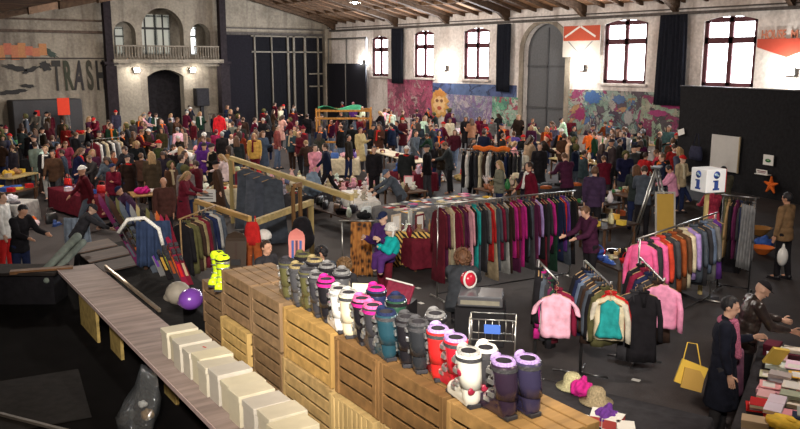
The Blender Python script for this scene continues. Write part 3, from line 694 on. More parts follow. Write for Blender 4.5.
# ---- ski boots
def boot_mesh():
    if 'boot' in CACHE: return CACHE['boot']
    m = MB(); m.cap((0, -.07, .06), .056, (0, -.055, .15), .062); m.cap((0, -.05, .058), .052, (0, .15, .05), .046); m.cap((0, -.03, .12), .058, (0, .08, .07), .05)
    m.box((0, .045, .03), (.088, .27, .05))
    shell = remesh(m, 'boot_shell', PLAST, .009, 3)
    def ring(c, rx, ry, tilt): return [V((rx*cos(2*pi*j/20), c[1]+ry*sin(2*pi*j/20), c[2]+tilt*sin(2*pi*j/20))) for j in range(20)]
    q = MB(); q.loft([ring((0, -.055, .13), .068, .078, .0), ring((0, -.045, .2), .069, .078, .0), ring((0, -.03, .28), .073, .082, 0), ring((0, -.02, .335), .077, .086, 0), ring((0, -.02, .335), .068, .077, 0), ring((0, -.03, .25), .062, .07, 0)], cap1=False)
    cuff = q.mesh('boot_cuff', PLAST)
    q = MB(); q.loft([ring((0, -.025, .29), .064, .072, .0), ring((0, -.02, .345), .07, .079, .0), ring((0, -.02, .358), .062, .07, .002), ring((0, -.02, .35), .046, .052, .0)], cap0=False, cap1=False)
    q.ell((0, .055, .345), (.042, .016, .035))
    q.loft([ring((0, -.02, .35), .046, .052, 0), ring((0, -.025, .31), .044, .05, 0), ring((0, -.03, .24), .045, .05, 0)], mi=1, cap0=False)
    liner = q.mesh('boot_liner', [KNIT, fixmat('boot_inside', (.012, .01, .014), .9)])  # liner's inner wall coloured black to stand for shade down the opening
    sole = MB().box((0, .04, .016), (.06, .3, .016)).box((0, .15, .012), (.082, .1, .024)).box((0, -.07, .014), (.08, .1, .028)).mesh('boot_sole', MATTE, .004)
    bk = []
    for y, z, rx in ((.1, .085, .05), (.05, .13, .058), (.038, .22, .07), (.045, .285, .075)):
        q = MB(); q.tube([(-rx*1.02, y-.03, z), (-rx*.75, y+.01, z+.004), (-.012, y+.032, z+.006), (rx*.7, y+.015, z+.004)], .006, 6)
        q.box((-rx*.72, y+.008, z+.004), (.03, .012, .026), (0, 0, .7)); q.box((-rx*1.02, y-.03, z), (.014, .05, .026)); bk.append(q.mesh('boot_buckle', fixmat('buckle_steel', (.55, .55, .55), .3, .8)))
    q = MB(); q.loft([ring((0, -.028, .298), .078, .088, 0), ring((0, -.025, .324), .081, .091, 0)], cap0=False, cap1=False); strap = q.mesh('boot_strap', KNIT)
    CACHE['boot'] = (shell, cuff, liner, sole, bk, strap); return CACHE['boot']
def ski_boot(p, head, label, shell_c, liner_c, strap_c='black', cuff_c=None, sc_=1.0, group='ski boots on the crate row', badge=None):
    sh, cu, li, so, bk, st = boot_mesh(); e = empty('ski_boot', p, radians(head-90), label, 'ski boot', group); e.scale = (sc_*1.1, sc_*1.05, sc_*1.06)
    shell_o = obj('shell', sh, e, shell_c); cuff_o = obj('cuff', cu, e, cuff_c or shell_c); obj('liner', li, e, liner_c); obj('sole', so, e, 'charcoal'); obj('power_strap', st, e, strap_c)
    for k_, b in enumerate(bk): obj('buckle', b, shell_o if k_ < 2 else cuff_o)
    if badge: MB().ell((-.03, -.118, .12), (.025, .012, .025)).ell((-.066, -.03, .22), (.012, .03, .025)).build('emblem', PLAST, e, badge)
    return e
ZB = 2.252
BT = [ # px, py (heel base), colour words ...
 (289, 300, 'olive', 'charcoal', 'olive-black boot standing first in the row by the snowboard'),
 (299, 306, 'dark grey', 'khaki', 'dark grey boot second in the row, khaki lining'),
 (309, 311, 'olive', 'dark grey', 'olive boot third in the row, with a black strap'),
 (319, 317, 'charcoal', 'grey', 'charcoal boot fourth in the row, grey lining'),
 (328, 322, 'black', 'magenta', 'black boot with magenta lining just before the white pair'),
 (341, 333, 'white', 'light grey', 'white boot of the far white pair, nearer the black ones'),
 (351, 338, 'cream', 'light grey', 'white boot of the far white pair, next to the pink-topped boots'),
 (364, 345, 'black', 'pink', 'black boot with hot pink top beside the far white pair'),
 (375, 353, 'charcoal', 'pink', 'charcoal boot with hot pink top beside the dark teal boot'),
 (388, 361, (.015,.05,.07), 'navy', 'dark teal boot between pink-topped and silver-buckled boots'),
 (409, 367, 'black', 'dark grey', 'black boot with silver buckles beside the dark teal boot'),
 (421, 373, (.02,.022,.026), 'dark grey', 'black boot with silver buckles beside the red pair'),
 (441, 381, 'red', 'lilac', 'red boot with lilac lining, next to the black ones'),
 (458, 392, (.45,.015,.03), 'lilac', 'red boot with lilac lining, next to the large white boot'),
 (471, 408, (.68,.67,.6), 'light grey', 'large white boot with dark red emblem at the crate edge'),
 (489, 404, (.66,.64,.58), 'white', 'large white boot with dark red emblem, grey top, second of its pair'),
 (506, 420, (.03,.018,.035), 'lilac', 'black-purple boot with lilac lining at the crate edge'),
 (530, 417, (.035,.03,.07), 'lilac', 'dark violet boot with lilac lining, last on the crates')]
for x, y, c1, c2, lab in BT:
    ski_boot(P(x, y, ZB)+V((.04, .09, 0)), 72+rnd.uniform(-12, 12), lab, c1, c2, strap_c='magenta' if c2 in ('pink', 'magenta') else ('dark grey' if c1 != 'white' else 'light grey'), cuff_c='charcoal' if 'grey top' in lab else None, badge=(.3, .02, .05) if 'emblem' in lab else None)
# a second rank of boots behind the first
for x, y, c1, c2, lab in [(303, 293, 'black', 'olive', 'black boot behind the first olive boot, by the snowboard'), (315, 299, 'charcoal', 'khaki', 'charcoal boot in the back rank, behind the olive boot'),
   (328, 306, 'black', 'grey', 'black boot in the back rank, behind the charcoal boot'), (343, 313, 'dark grey', 'grey', 'dark grey boot in the back rank behind the far white pair'),
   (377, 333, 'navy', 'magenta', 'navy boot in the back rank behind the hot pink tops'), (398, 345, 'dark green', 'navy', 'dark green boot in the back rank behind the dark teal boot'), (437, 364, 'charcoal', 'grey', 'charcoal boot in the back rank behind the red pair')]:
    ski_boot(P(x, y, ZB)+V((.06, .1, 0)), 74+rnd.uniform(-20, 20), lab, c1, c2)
p = P(215, 288, 2.022)
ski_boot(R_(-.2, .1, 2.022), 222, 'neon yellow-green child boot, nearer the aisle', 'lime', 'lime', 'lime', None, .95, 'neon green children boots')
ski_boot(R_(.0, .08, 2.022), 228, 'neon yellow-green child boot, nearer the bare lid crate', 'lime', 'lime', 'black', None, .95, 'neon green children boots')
# small sign card and stand between the boots, leaflet, dark red book
def on(p, mb, name, mats, color, label, cat, rz=0, group=None, bevel=.002):
    o = mb.build(name, mats, None, color, p, rz, bevel); tag(o, label, cat, group); return o
on(P(364, 312, 2.252)+V((.02, .05, 0)), MB().box((0, 0, .11), (.2, .012, .28), (-.35, 0, 0)), 'leaflet', PAPER, 'cream', 'cream leaflet leaning against the boots behind the far white pair', 'leaflet', radians(-45))
e = empty('wire_display_stand', P(492, 362, 2.252), radians(-48), 'small wire display rack with a blue label behind the large white boots', 'display stand')
m = MB()
for z in (.02, .2, .36): m.tube([(-.17, -.08, z), (.17, -.08, z), (.17, .08, z), (-.17, .08, z), (-.17, -.08, z)], .005, 6)
for x in (-.17, .17):
    for y in (-.08, .08): m.tube([(x, y, 0), (x, y, .36)], .006, 6)
for i in range(7): m.tube([(-.15+i*.05, -.08, .2), (-.15+i*.05, -.08, .36)], .003, 5)
m.build('wire_frame', METAL, e, 'light grey'); MB().box((0, -.088, .29), (.12, .006, .07)).build('label_card', PAPER, e, 'blue')
# ---- the long plank on its plywood legs, cartons on it
ZP = 1.3; PL0, PL1 = -.75, .1
e = empty('plank_table', R_(0, PL0, DECK), RZ-pi/2, 'long pinkish grey plank table running past the white cartons', 'table')
MB().box((-.65, .285, ZP-DECK-.02), (8.4, .57, .04)).build('table_top', WOOD, e, (.33, .26, .24), bevel=.006)
MB().box((-.65, -.012, ZP-DECK-.02), (8.4, .012, .05)).build('edge_strip', MATTE, e, (.5, .38, .37))
for x, w_, y_ in ((-3.0, .95, .03), (-1.95, .5, .12), (-.2, .4, .3), (1.6, .4, .3), (3.2, .4, .3)):
    MB().box((x, min(y_, .25), (ZP-DECK-.04)/2), (w_, .04, ZP-DECK-.045)).build('leg', WOOD, e, (.4, .29, .1))
bx = [(.0, .23), (.24, .2), (.45, .24), (.7, .23), (.94, .25), (1.2, .24), (1.45, .25), (1.71, .26), (1.98, .26), (2.26, .26), (2.54, .26), (2.82, .26)]
wd = ['first white carton at the far end of the carton row', 'second white carton, just behind the first', 'third white carton, flush with its neighbours', 'fourth white carton, with a small red mark on its lid', 'fifth white carton, lid slightly ajar', 'sixth white carton, lid raised in front', 'seventh white carton beside the yellow slatted crate', 'eighth white carton below the yellow pine crate', 'ninth white carton below the yellow pine crate', 'tenth white carton below the pale pine crate', 'eleventh white carton by the upright slatted crate', 'twelfth white carton, the last towards the camera']
for i, ((t, w), lab) in enumerate(zip(bx, wd)):
    hh = (.3, .28, .31, .29, .3, .29, .31, .28, .3, .29, .3, .29)[i]; t -= .12
    e = empty('white_carton', R_(t+w/2-.14, -.57+.02*sin(i*2.1), ZP), RZ-pi/2+rnd.uniform(-.03, .03), lab, 'carton', 'white cartons on the plank')
    cc = (.56+.06*sin(i*1.9), .52+.05*sin(i*1.9), .42)
    MB().box((0, .18, (hh-.05)/2+.001), (w-.016, .34, hh-.05)).build('carton_body', CARD, e, cc, bevel=.003)
    lid_o = MB().box((0, .18, hh-.03), (w-.004, .355, .06), (radians(-3.5) if i in (5,) else (radians(-1) if i == 4 else 0), 0, 0)).build('carton_lid', CARD, e, tuple(v*1.05 for v in cc), bevel=.004)
    if i == 3: MB().box((.02, .2, hh+.001), (.05, .02, .002), (0, 0, .4)).build('red_mark', PAPER, lid_o, 'red')
# clear sack hanging over the plank edge
m = MB(); n = 22; rings = []
for t, w, dp, z in ((0, .17, .04, 1.335), (.1, .18, .06, 1.27), (.3, .19, .1, 1.12), (.55, .21, .15, .98), (.8, .23, .17, .86), (.95, .2, .15, .79), (1, .1, .07, .775)):
    rings.append([R_(.3+1.5*w*cos(2*pi*j/n)*(1+.12*sin(3*j)), -.76-.09-.4*max(0, 1.1-z)-dp*.5+dp*sin(2*pi*j/n)*(1+.15*cos(5*j+9*t)), z) for j in range(n)])
m.loft(rings); sk = m.build('plastic_sack', M_FILM); tag(sk, 'clear plastic sack hanging from the plank edge, half full', 'sack')
# things inside the sack
for i, (dt, ds, z, r, c, lab) in enumerate(((.02, -.64, .86, .075, 'black', 'black bundle inside the clear plastic sack'), (.1, -.62, .95, .06, 'tan', 'tan bundle inside the clear plastic sack'), (-.07, -.62, .95, .06, 'charcoal', 'charcoal bundle inside the clear plastic sack'), (.03, -.63, 1.03, .04, 'white', 'white scrap inside the clear plastic sack'))):
    m = MB(); m.ell((0, 0, 0), (r*1.2, r, r), (.3*i, .2, 0)); me = remesh(m, 'bundle', CLOTH, .015)
    for v in me.vertices: v.co += v.normal*noise.noise(v.co*22+V((i, 0, 0)))*.02
    o = obj('cloth_bundle', me, None, c); o.location = R_(.3+dt*1.5, ds-.34, z); tag(o, lab, 'bundle')
p = R_(1.45, -1.0, DECK)
m = MB(); rings = [[V((w*(cos(2*pi*j/20))*(1+.05*sin(4*j)), dd*sin(2*pi*j/20), z)) for j in range(20)] for w, dd, z in ((.18, .1, 0), (.2, .12, .1), (.19, .11, .25), (.14, .05, .33))]
o = m.loft(rings).build('shopping_bag', PLAST, None, (.06, .16, .4), p, RZ-pi/2); tag(o, 'blue bag on the stage floor below the plank', 'bag')
# black counter, mat and brown board at the camera's side of the aisle
e = empty('black_counter', P(14, 268, 1.3)+V((0, 0, -1.3+DECK)), radians(-38), 'black covered counter before the seated man at the frame edge', 'counter')
MB().box((0, .0, .5), (1.5, .6, .05)).build('counter_top', CLOTH, e, (.02, .016, .015), bevel=.01); MB().box((0, .02, .24), (1.4, .5, .47)).build('counter_body', CLOTH, e, 'black')
on(P(42, 270, 1.3)+V((0, 0, 0)), MB().box((0, 0, 0), (.9, .14, .05)), 'brown_board', WOOD, (.16, .075, .03), 'short reddish brown board sticking out beside the black counter', 'board', radians(-20))
on(P(22, 402, DECK+.006), MB().box((0, 0, 0), (1.3, 1.5, .012)), 'floor_mat', CLOTH, (.022, .021, .023), 'grey mat lying flat on the black stage floor', 'mat', radians(-12))
on(P(20, 419, DECK+.03), MB().box((0, 0, 0), (1.4, .04, .03)), 'edge_batten', MATTE, (.16, .15, .15), 'pale batten along the grey mat on the stage floor', 'batten', radians(-63))
# black-lined bench behind the plank with its bright metal rail and the brown boards
e = empty('black_bench', R_(-3.6, -.15, DECK), RZ-pi/2, 'black lined bench with a shiny edge rail, behind the plank', 'bench')
MB().box((0, .52, .2), (5.4, .95, .4)).build('bench_body', CLOTH, e, (.007, .006, .007))
MB().box((0, .52, .46), (5.5, .98, .05), (radians(6), 0, 0)).build('bench_top', CLOTH, e, (.008, .007, .007), bevel=.008)
MB().box((.55, .02, .57), (2.7, .035, .045)).build('edge_rail', METAL, e, (.55, .47, .34))
for x in (-.6, .5, 1.7): MB().box((x, .01, .27), (.05, .02, .52)).build('rail_support', MATTE, e, 'black')
for i, (t, s_, c, lab) in enumerate(((-6.0, .05, (.1, .065, .05), 'brown board lying at the far end of the black bench'), (-5.25, .1, (.075, .05, .04), 'second brown board on the black bench, next towards the camera'), (-4.5, .15, (.05, .035, .03), 'dark brown board on the bench below the ski bottoms'))):
    on(R_(t, s_, DECK+.56), MB().box((0, 0, 0), (.62, .7, .022), (radians(5), 0, 0)), 'brown_board', WOOD, c, lab, 'board', RZ-pi/2)
on(P(191, 299, 1.74), MB().ell((0, 0, 0), (.16, .14, .13)).ell((0, .06, -.05), (.1, .12, .06)), 'ski_helmet', PLAST, 'purple', 'round purple helmet beside the first crate', 'helmet', .5, bevel=0)
on(P(178, 293, 1.75), MB().ell((0, 0, 0), (.17, .15, .14)).ell((0, .06, -.05), (.1, .12, .06)), 'ski_helmet', MATTE, (.2, .18, .15), 'greyish helmet behind the purple helmet', 'helmet', .9, bevel=0)
e = empty('storage_trunk', P(186, 298, 1.6)+V((-.05, -.3, DECK-1.6)), RZ-pi/2, 'black trunk under the purple and greyish helmets', 'trunk')
MB().box((0, .3, .38), (.75, .6, .76)).build('trunk_body', CLOTH, e, (.006, .006, .007), bevel=.01); MB().box((0, .3, .785), (.77, .62, .05)).build('trunk_lid', CLOTH, e, (.01, .009, .01), bevel=.01)
# ---- skis leaning in a row
def ski_mesh():
    if 'ski' in CACHE: return CACHE['ski']
    b = MB(); rings = []; n = 26
    for i in range(n+1):
        t = i/n; y = 1.65*t; w = .046-.014*sin(pi*min(1, t/.85)); 
        if t > .9: w *= max(.08, 1-((t-.9)/.1)**2)
        z = .1*max(0, (t-.86)/.14)**1.6; rings.append([V((-w, y, z)), V((w, y, z)), V((w, y, z+.016)), V((-w, y, z+.016))])
    b.loft(rings, smooth=False); s = b.mesh('ski_blade', PLAST)
    q = MB().box((0, .78, .035), (.055, .1, .05)).box((0, .62, .03), (.05, .08, .04)).box((0, .95, .032), (.06, .07, .045)).tube([(0, .6, .05), (0, .5, .07)], .012, 8); k = q.mesh('ski_binding', MATTE, .003)
    g = MB().box((0, .35, .0172), (.04, .3, .002)).mesh('ski_stripe', PLAST)
    CACHE['ski'] = (s, k, g); return CACHE['ski']
SK = [('plum', 'slate'), ('charcoal', 'grey'), ('dark brown', 'rust'), ('olive', 'gold'), ('slate', 'rust'), ('navy', 'lilac'), ('grey', 'purple'), ('khaki', 'green'), ('black', 'gold'), ('olive', 'lime'), ('charcoal', 'rust'), ('rust', 'orange'), ('burgundy', 'red'), ('maroon', 'beige')]
for i, (c, c2) in enumerate(SK):
    t = i/(len(SK)-1); base = P(140+50*t, 266+22*t, 1.33); tip = P(112+58*t, 220+14*t, 1.95-.05*t); sh_ = V((.07, .14, 0))*(i % 2); base = base+sh_; tip = tip+sh_
    d = tip-base; L = d.length; k = 1.0
    s, kk, g = ski_mesh(); o = obj('ski', s, None, c); z = d.normalized(); y = z; x = V((cos(radians(-38+20)), sin(radians(-38+20)), 0)); x = (x-y*x.dot(y)).normalized(); n_ = x.cross(y)
    M = Matrix((x, y, n_)).transposed().to_4x4(); M.translation = base; o.matrix_world = M @ Matrix.Scale(max(.95, min(1.2, L/1.6)), 4)
    tag(o, f'{c} ski with {c2} stripes, leaning in the ski row', 'ski', 'skis leaning in a row'); obj('stripe', g, o, c2); obj('binding', kk, o, 'charcoal')
# ================================================================== CLOTHES RACKS
def garment_mesh(kind, L, seed):
    """hangs from z=0 (hook) down; wide along x, thin along y"""
    key = ('garm', kind, L, seed)
    if key in CACHE: return CACHE[key]
    r = random.Random(seed); W0 = .2 if kind != 'gown' else .16; ph = r.uniform(0, 6); out = {}
    def ring(z, w, t, amp, n=30):
        pts = []
        for j in range(n):
            a = 2*pi*j/n; c, s = cos(a), sin(a); x = w*math.copysign(abs(c)**.7, c); y = t*math.copysign(abs(s)**.8, s)
            y += amp*sin(x*38+ph+z*3)+amp*.6*sin(x*17-ph); pts.append(V((x, y, z)))
        return pts
    b = MB(); z0 = -.1
    rows = [(z0+.0, .055, .04, 0), (z0-.025, .085, .045, 0), (z0-.05, W0*.82, .045, .001), (z0-.075, W0*.98, .05, .002), (z0-.12, W0*1.0, .055, .004), (z0-.3, W0*.98, .06, .007)]
    flare = 1.12 if kind in ('coat', 'jacket') else (1.45 if kind == 'gown' else 1.03)
    nn = 5
    for i in range(1, nn+1):
        t = i/nn; rows.append((z0-.3-(L-.3)*t, W0*(.98+(flare-.98)*t), .06+.018*t, .008+.006*t))
    rows.append((z0-L+.004, W0*flare*.9, .045, .008))
    b.loft([ring(*q) for q in rows]); out['torso'] = b.mesh('garment_body', CLOTH)
    if kind in ('coat', 'jacket', 'shirt', 'tee'):
        for k, sx in (('l', -1), ('r', 1)):
            b = MB(); SL = .2 if kind == 'tee' else min(L*.92, .62); m = 7; rings = []
            for i in range(m+1):
                t = i/m; x = sx*(W0*.93+.05*min(1, t*2.2)+(.06*t if kind == 'tee' else .02*t)); z = z0-.085-SL*t; rr = .06-.012*t; y = .012*sin(t*5+ph)
                rings.append([V((x+rr*.8*cos(2*pi*j/12), y+rr*.95*sin(2*pi*j/12)*(1+.08*sin(9*t+j)), z+(.5*rr*cos(2*pi*j/12)*sx*-.6))) for j in range(12)])
            b.loft(rings); out[k] = b.mesh('garment_sleeve', CLOTH)
    if kind in ('coat', 'jacket'):
        b = MB(); b.tube([(-.06, -.035, z0-.0), (-.035, -.055, z0-.06), (-.008, -.062, z0-.2)], .014, 6); b.tube([(.06, -.035, z0), (.035, -.055, z0-.06), (.008, -.062, z0-.2)], .014, 6)
        b.tube([(.07*cos(a), .045*sin(a), z0+.01) for a in [2*pi*i/14 for i in range(15)]], .018, 6); out['collar'] = b.mesh('garment_collar', CLOTH)
    CACHE[key] = out; return out
def hanger_mesh():
    if 'hanger' not in CACHE:
        b = MB(); b.tube([(0, 0, .012)]+[(.022*sin(a), 0, .0-.0+.022*cos(a)-.01) for a in [pi*.1*i for i in range(1, 13)]]+[(0, 0, -.05), (0, 0, -.1)], .003, 5)
        b.tube([(-.19, 0, -.165), (-.1, 0, -.13), (0, 0, -.098), (.1, 0, -.13), (.19, 0, -.165)], .009, 6); CACHE['hanger'] = b.mesh('clothes_hanger', fixmat('hanger_wood', (.35, .22, .1), .5))
    return CACHE['hanger']
GK = {'coat': ('coat', 'coat'), 'jacket': ('jacket', 'jacket'), 'shirt': ('shirt', 'shirt'), 'tee': ('t_shirt', 'shirt'), 'gown': ('dress', 'dress'), 'drop': ('trousers', 'trousers')}
def garment(p, rz, kind, L, col, label, group=None, seed=None, trim=None, hanger=True):
    name, cat = GK[kind]
    g = garment_mesh('shirt' if kind == 'drop' else kind, round(L, 1), (seed if seed is not None else rnd.randrange(3)))
    o = obj(name, g['torso'], None, col); o.location = p; o.rotation_euler = (rnd.uniform(-.04, .04), 0, rz); tag(o, label, cat, group)
    for k in ('l', 'r'):
        if k in g: obj('sleeve', g[k], o, trim or col)
    if 'collar' in g: obj('collar', g['collar'], o, tuple(v*.75 for v in rgb(trim or col)))
    if hanger: obj('hanger', hanger_mesh(), o)
    return o
def rack(a, b, z, label, legs=True, mat=METAL, col='light grey', r=.016, foot=.25, nm='clothes_rack', zb=0.0, extend=.06):
    a, b = V((a[0], a[1], 0)), V((b[0], b[1], 0)); d = (b-a); L = d.length; e = empty(nm, (a+b)/2+V((0, 0, zb)), atan2(d.y, d.x), label, 'rack', None); h = z-zb
    MB().tube([(-L/2-extend, 0, h), (L/2+extend, 0, h)], r, 10).build('rail', mat, e, col)
    if legs:
        for x in (-L/2, L/2):
            MB().tube([(x, 0, .05), (x, 0, h)], r, 10).build('upright', mat, e, col)
            MB().tube([(x, -foot, .04), (x, foot, .04)], r, 10).ell((x, -foot, .025), (.025,)*3, None, 8, 6).ell((x, foot, .025), (.025,)*3, None, 8, 6).build('foot', mat, e, col)
        MB().tube([(-L/2, 0, .12), (L/2, 0, .12)], r*.8, 8).build('lower_bar', mat, e, 'charcoal')
    return e
def fill(a, b, z, items, group, turn=0, jitter=.06, where='on the rack'):
    """items: (kind, length, colour, label) evenly along the rail"""
    a, b = V((a[0], a[1], z)), V((b[0], b[1], z)); d = b-a; rz = atan2(d.y, d.x)+pi/2+turn
    for i, it in enumerate(items):
        t = (i+.5)/len(items); kind, L, c, lab = it[:4]
        o = garment(a+d*t, rz+rnd.uniform(-jitter, jitter), kind, L, c, lab, group, trim=it[4] if len(it) > 4 else None)
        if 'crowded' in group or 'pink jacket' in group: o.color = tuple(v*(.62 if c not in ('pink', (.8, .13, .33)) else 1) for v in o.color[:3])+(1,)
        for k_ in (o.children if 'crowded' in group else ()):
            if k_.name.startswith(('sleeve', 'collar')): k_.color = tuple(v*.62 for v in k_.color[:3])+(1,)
        o.scale.y = max(.4, min(1.0, d.length/len(items)/.17))
def lin(n): return [None]*n
# main rack: one long rail packed with garments
ra0, ra1 = P(438, 204, 1.86), P(573, 191, 1.86)
rack(ra0, ra1, 1.86, 'long crowded clothes rack in the middle, behind the crouching person')
MAINC = ['maroon', 'plum', 'beige', 'cream', 'burgundy', 'brown', 'plum', 'maroon', 'pale pink', 'black', 'teal', 'slate', 'charcoal', 'grey', 'red', 'beige', 'slate', 'burgundy', 'dark grey', 'light grey', 'dark brown', 'magenta', 'burgundy', 'plum', 'magenta', 'black', 'slate', 'dark grey', 'plum', 'lilac', 'black', 'maroon', 'charcoal', 'magenta', 'black', 'dark green', 'navy', 'red', 'purple', 'slate', 'black', 'dark brown']
its = []
for i, c in enumerate(MAINC):
    k = ('coat', 'gown', 'jacket', 'shirt')[(i*7) % 4]; L = {'coat': 1.3, 'gown': 1.4, 'jacket': 1.1, 'shirt': 1.1}[k]+(.1 if i % 5 == 0 else 0)
    its.append((k, L, c, f'{c} {GK[k][1]} hanging sideways on the long crowded rack'))
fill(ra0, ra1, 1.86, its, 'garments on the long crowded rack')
# arms sticking out at the nearer racks: sloping front rails with a garment facing out
def waterfall(end, start, z0, z1, n, cols, lab, front, group):
    a, b = V((start[0], start[1], z0)), V((end[0], end[1], z1)); d = b-a; e = empty('clothes_rack', (b.x*.3+a.x*.7, b.y*.3+a.y*.7, 0), 0, lab, 'rack'); o = V((e.location.x, e.location.y, 0))
    MB().tube([a-o, b-o, b-o+V((0, 0, .06))], .016, 10).build('sloping_rail', METAL, e, 'light grey')
    MB().tube([a-o, V((a.x-o.x, a.y-o.y, .05))], .022, 10).build('upright', METAL, e, 'grey')
    for k in range(4):
        c, s = cos(k*pi/2+.5), sin(k*pi/2+.5); q = V((a.x-o.x, a.y-o.y, .04)); MB().tube([q, q+V((.4*c, .4*s, -.01))], .016, 8).build('foot', METAL, e, 'grey')
    rz = atan2(d.y, d.x)-pi/2
    for i in range(n):
        t = i/n; k, L, c = cols[i % len(cols)]
        garment(a+d*(.06+t*.86), rz+pi+rnd.uniform(-.12, .12), k, L, c, f'{c} {GK[k][1]} tucked {("deep", "well", "third", "just", "next")[min(4, int(t*5))]} behind the {front}', group)
    return b, rz
# pink t-shirt rack
b, rz = waterfall(P(557, 284, 1.45), P(538, 262, 1.75), 1.78, 1.5, 9, [('jacket', .8, 'black'), ('shirt', .8, 'slate'), ('jacket', .9, 'magenta'), ('coat', .9, 'charcoal'), ('shirt', .8, 'light grey'), ('jacket', .8, 'plum'), ('jacket', .8, 'dark green'), ('coat', .9, 'black'), ('shirt', .8, 'maroon')], 'sloping rail rack with the pale pink t-shirt at its front', 'pale pink t-shirt', 'garments behind the pale pink t-shirt')
fz = atan2(-b.y, -b.x)+pi/2                      # facing out to the hall's aisle end
dn = V((-b.x, -b.y, 0)).normalized()
garment(b+dn*.1, fz, 'jacket', .6, 'burgundy', 'burgundy jacket with spread sleeves directly behind the pale pink t-shirt', 'garments behind the pale pink t-shirt')
garment(b+dn*.34+V((0, 0, .0)), fz, 'tee', .6, (.85, .45, .58), 'pale pink t-shirt facing out at the front of its rack')
# turquoise top rack
b2, _ = waterfall(P(611, 288, 1.45), P(585, 262, 1.7), 1.72, 1.48, 8, [('jacket', .8, 'black'), ('coat', .9, 'navy'), ('jacket', .8, 'grey-blue'), ('shirt', .8, 'charcoal'), ('coat', .9, 'dark brown'), ('jacket', .8, 'slate'), ('shirt', .8, 'black'), ('jacket', .8, 'olive')], 'sloping rail rack with the turquoise top at its front', 'turquoise top', 'garments behind the turquoise top')
dn = V((-b2.x, -b2.y, 0)).normalized(); fz = atan2(-b2.y, -b2.x)+pi/2
garment(b2+V((0, 0, .0)), fz, 'jacket', .5, 'red', 'red jacket mostly hidden behind the turquoise top', 'garments behind the turquoise top')
garment(b2+dn*.09+V((0, 0, -.02)), fz, 'shirt', .6, 'cream', 'cream cardigan framing the turquoise top', 'garments behind the turquoise top', trim=(.6, .55, .45))
o = garment(b2+dn*.2+V((0, 0, -.05)), fz, 'gown', .5, (.02, .3, .3), 'turquoise strap top facing out over a cream cardigan'); o.scale = (.8, 1, 1)
o['category'] = 'top'
# right-hand rack with pink jackets
rc0, rc1 = P(640, 238, 1.72), P(716, 213, 1.72)
rack(rc0, rc1, 1.72, 'clothes rack with two hot pink jackets at its near end')
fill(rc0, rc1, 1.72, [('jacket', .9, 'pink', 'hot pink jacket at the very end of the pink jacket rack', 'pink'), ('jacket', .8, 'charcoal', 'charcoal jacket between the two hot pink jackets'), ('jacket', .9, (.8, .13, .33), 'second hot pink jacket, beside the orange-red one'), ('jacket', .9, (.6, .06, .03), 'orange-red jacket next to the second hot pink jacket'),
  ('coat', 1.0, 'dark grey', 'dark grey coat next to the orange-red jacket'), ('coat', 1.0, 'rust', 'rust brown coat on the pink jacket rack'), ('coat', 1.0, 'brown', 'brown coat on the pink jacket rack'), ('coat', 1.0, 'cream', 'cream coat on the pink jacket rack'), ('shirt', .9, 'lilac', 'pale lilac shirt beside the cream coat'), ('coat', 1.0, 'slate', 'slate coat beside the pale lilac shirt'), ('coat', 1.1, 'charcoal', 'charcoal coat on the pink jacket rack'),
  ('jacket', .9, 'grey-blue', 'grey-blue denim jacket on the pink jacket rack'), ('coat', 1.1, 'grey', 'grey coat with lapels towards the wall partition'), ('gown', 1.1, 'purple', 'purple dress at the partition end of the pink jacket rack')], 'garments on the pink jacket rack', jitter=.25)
b3, _ = waterfall(P(664, 287, 1.35), P(640, 262, 1.55), 1.62, 1.42, 5, [('coat', 1.0, 'black'), ('coat', 1.0, 'burgundy'), ('coat', 1.1, 'navy'), ('coat', 1.0, 'charcoal'), ('jacket', .9, 'dark brown')], 'sloping rail rack with the candy pink cardigan at its front', 'candy pink cardigan', 'garments behind the candy pink cardigan')
dn = V((-b3.x, -b3.y, 0)).normalized(); fz = atan2(-b3.y, -b3.x)+pi/2
garment(b3+dn*.16+V((0, 0, .1)), fz-.2, 'shirt', .6, (.78, .3, .48), 'candy pink cardigan facing out below the hot pink jackets')
for t, c, lab in ((.3, 'black', 'black long coat hanging beside the candy pink cardigan'), (.55, 'charcoal', 'charcoal long coat on the turquoise top side of the candy pink cardigan')):
    garment(b3+dn*.05+V((-.25-t*.25, .35*t, .0)), fz+.2, 'coat', 1.0, c, lab, 'garments behind the candy pink cardigan')
# suits rack in the middle distance
rs0, rs1 = P(462, 149, 1.75), P(522, 151, 1.75)
rack(rs0, rs1, 1.75, 'clothes rack of black suits under an orange scarf', col='grey')
fill(rs0, rs1, 1.75, [('coat', 1.1, c, f'{c} {w} on the black suit rack') for c, w in (('black', 'suit coat'), ('white', 'shirt'), ('black', 'suit coat'), ('charcoal', 'suit coat'), ('cream', 'shirt'), ('dark brown', 'suit coat'), ('white', 'shirt'), ('black', 'suit coat'), ('charcoal', 'suit coat'), ('black', 'suit coat'), ('navy', 'suit coat'), ('black', 'suit coat'), ('charcoal', 'suit coat'), ('black', 'suit coat'))], 'suit coats on the black suit rack')
m = MB(); d = V((rs1.x-rs0.x, rs1.y-rs0.y, 0)); m.tube([V((0, 0, .04))+d*t*.6+V((0, 0, .03*sin(t*17))) for t in [i/14 for i in range(15)]], .075, 10)
on(V((rs0.x, rs0.y, 1.75))+d*.2, m, 'scarf', KNIT, 'orange', 'orange scarf laid along the top of the black suit rack', 'scarf', bevel=0)
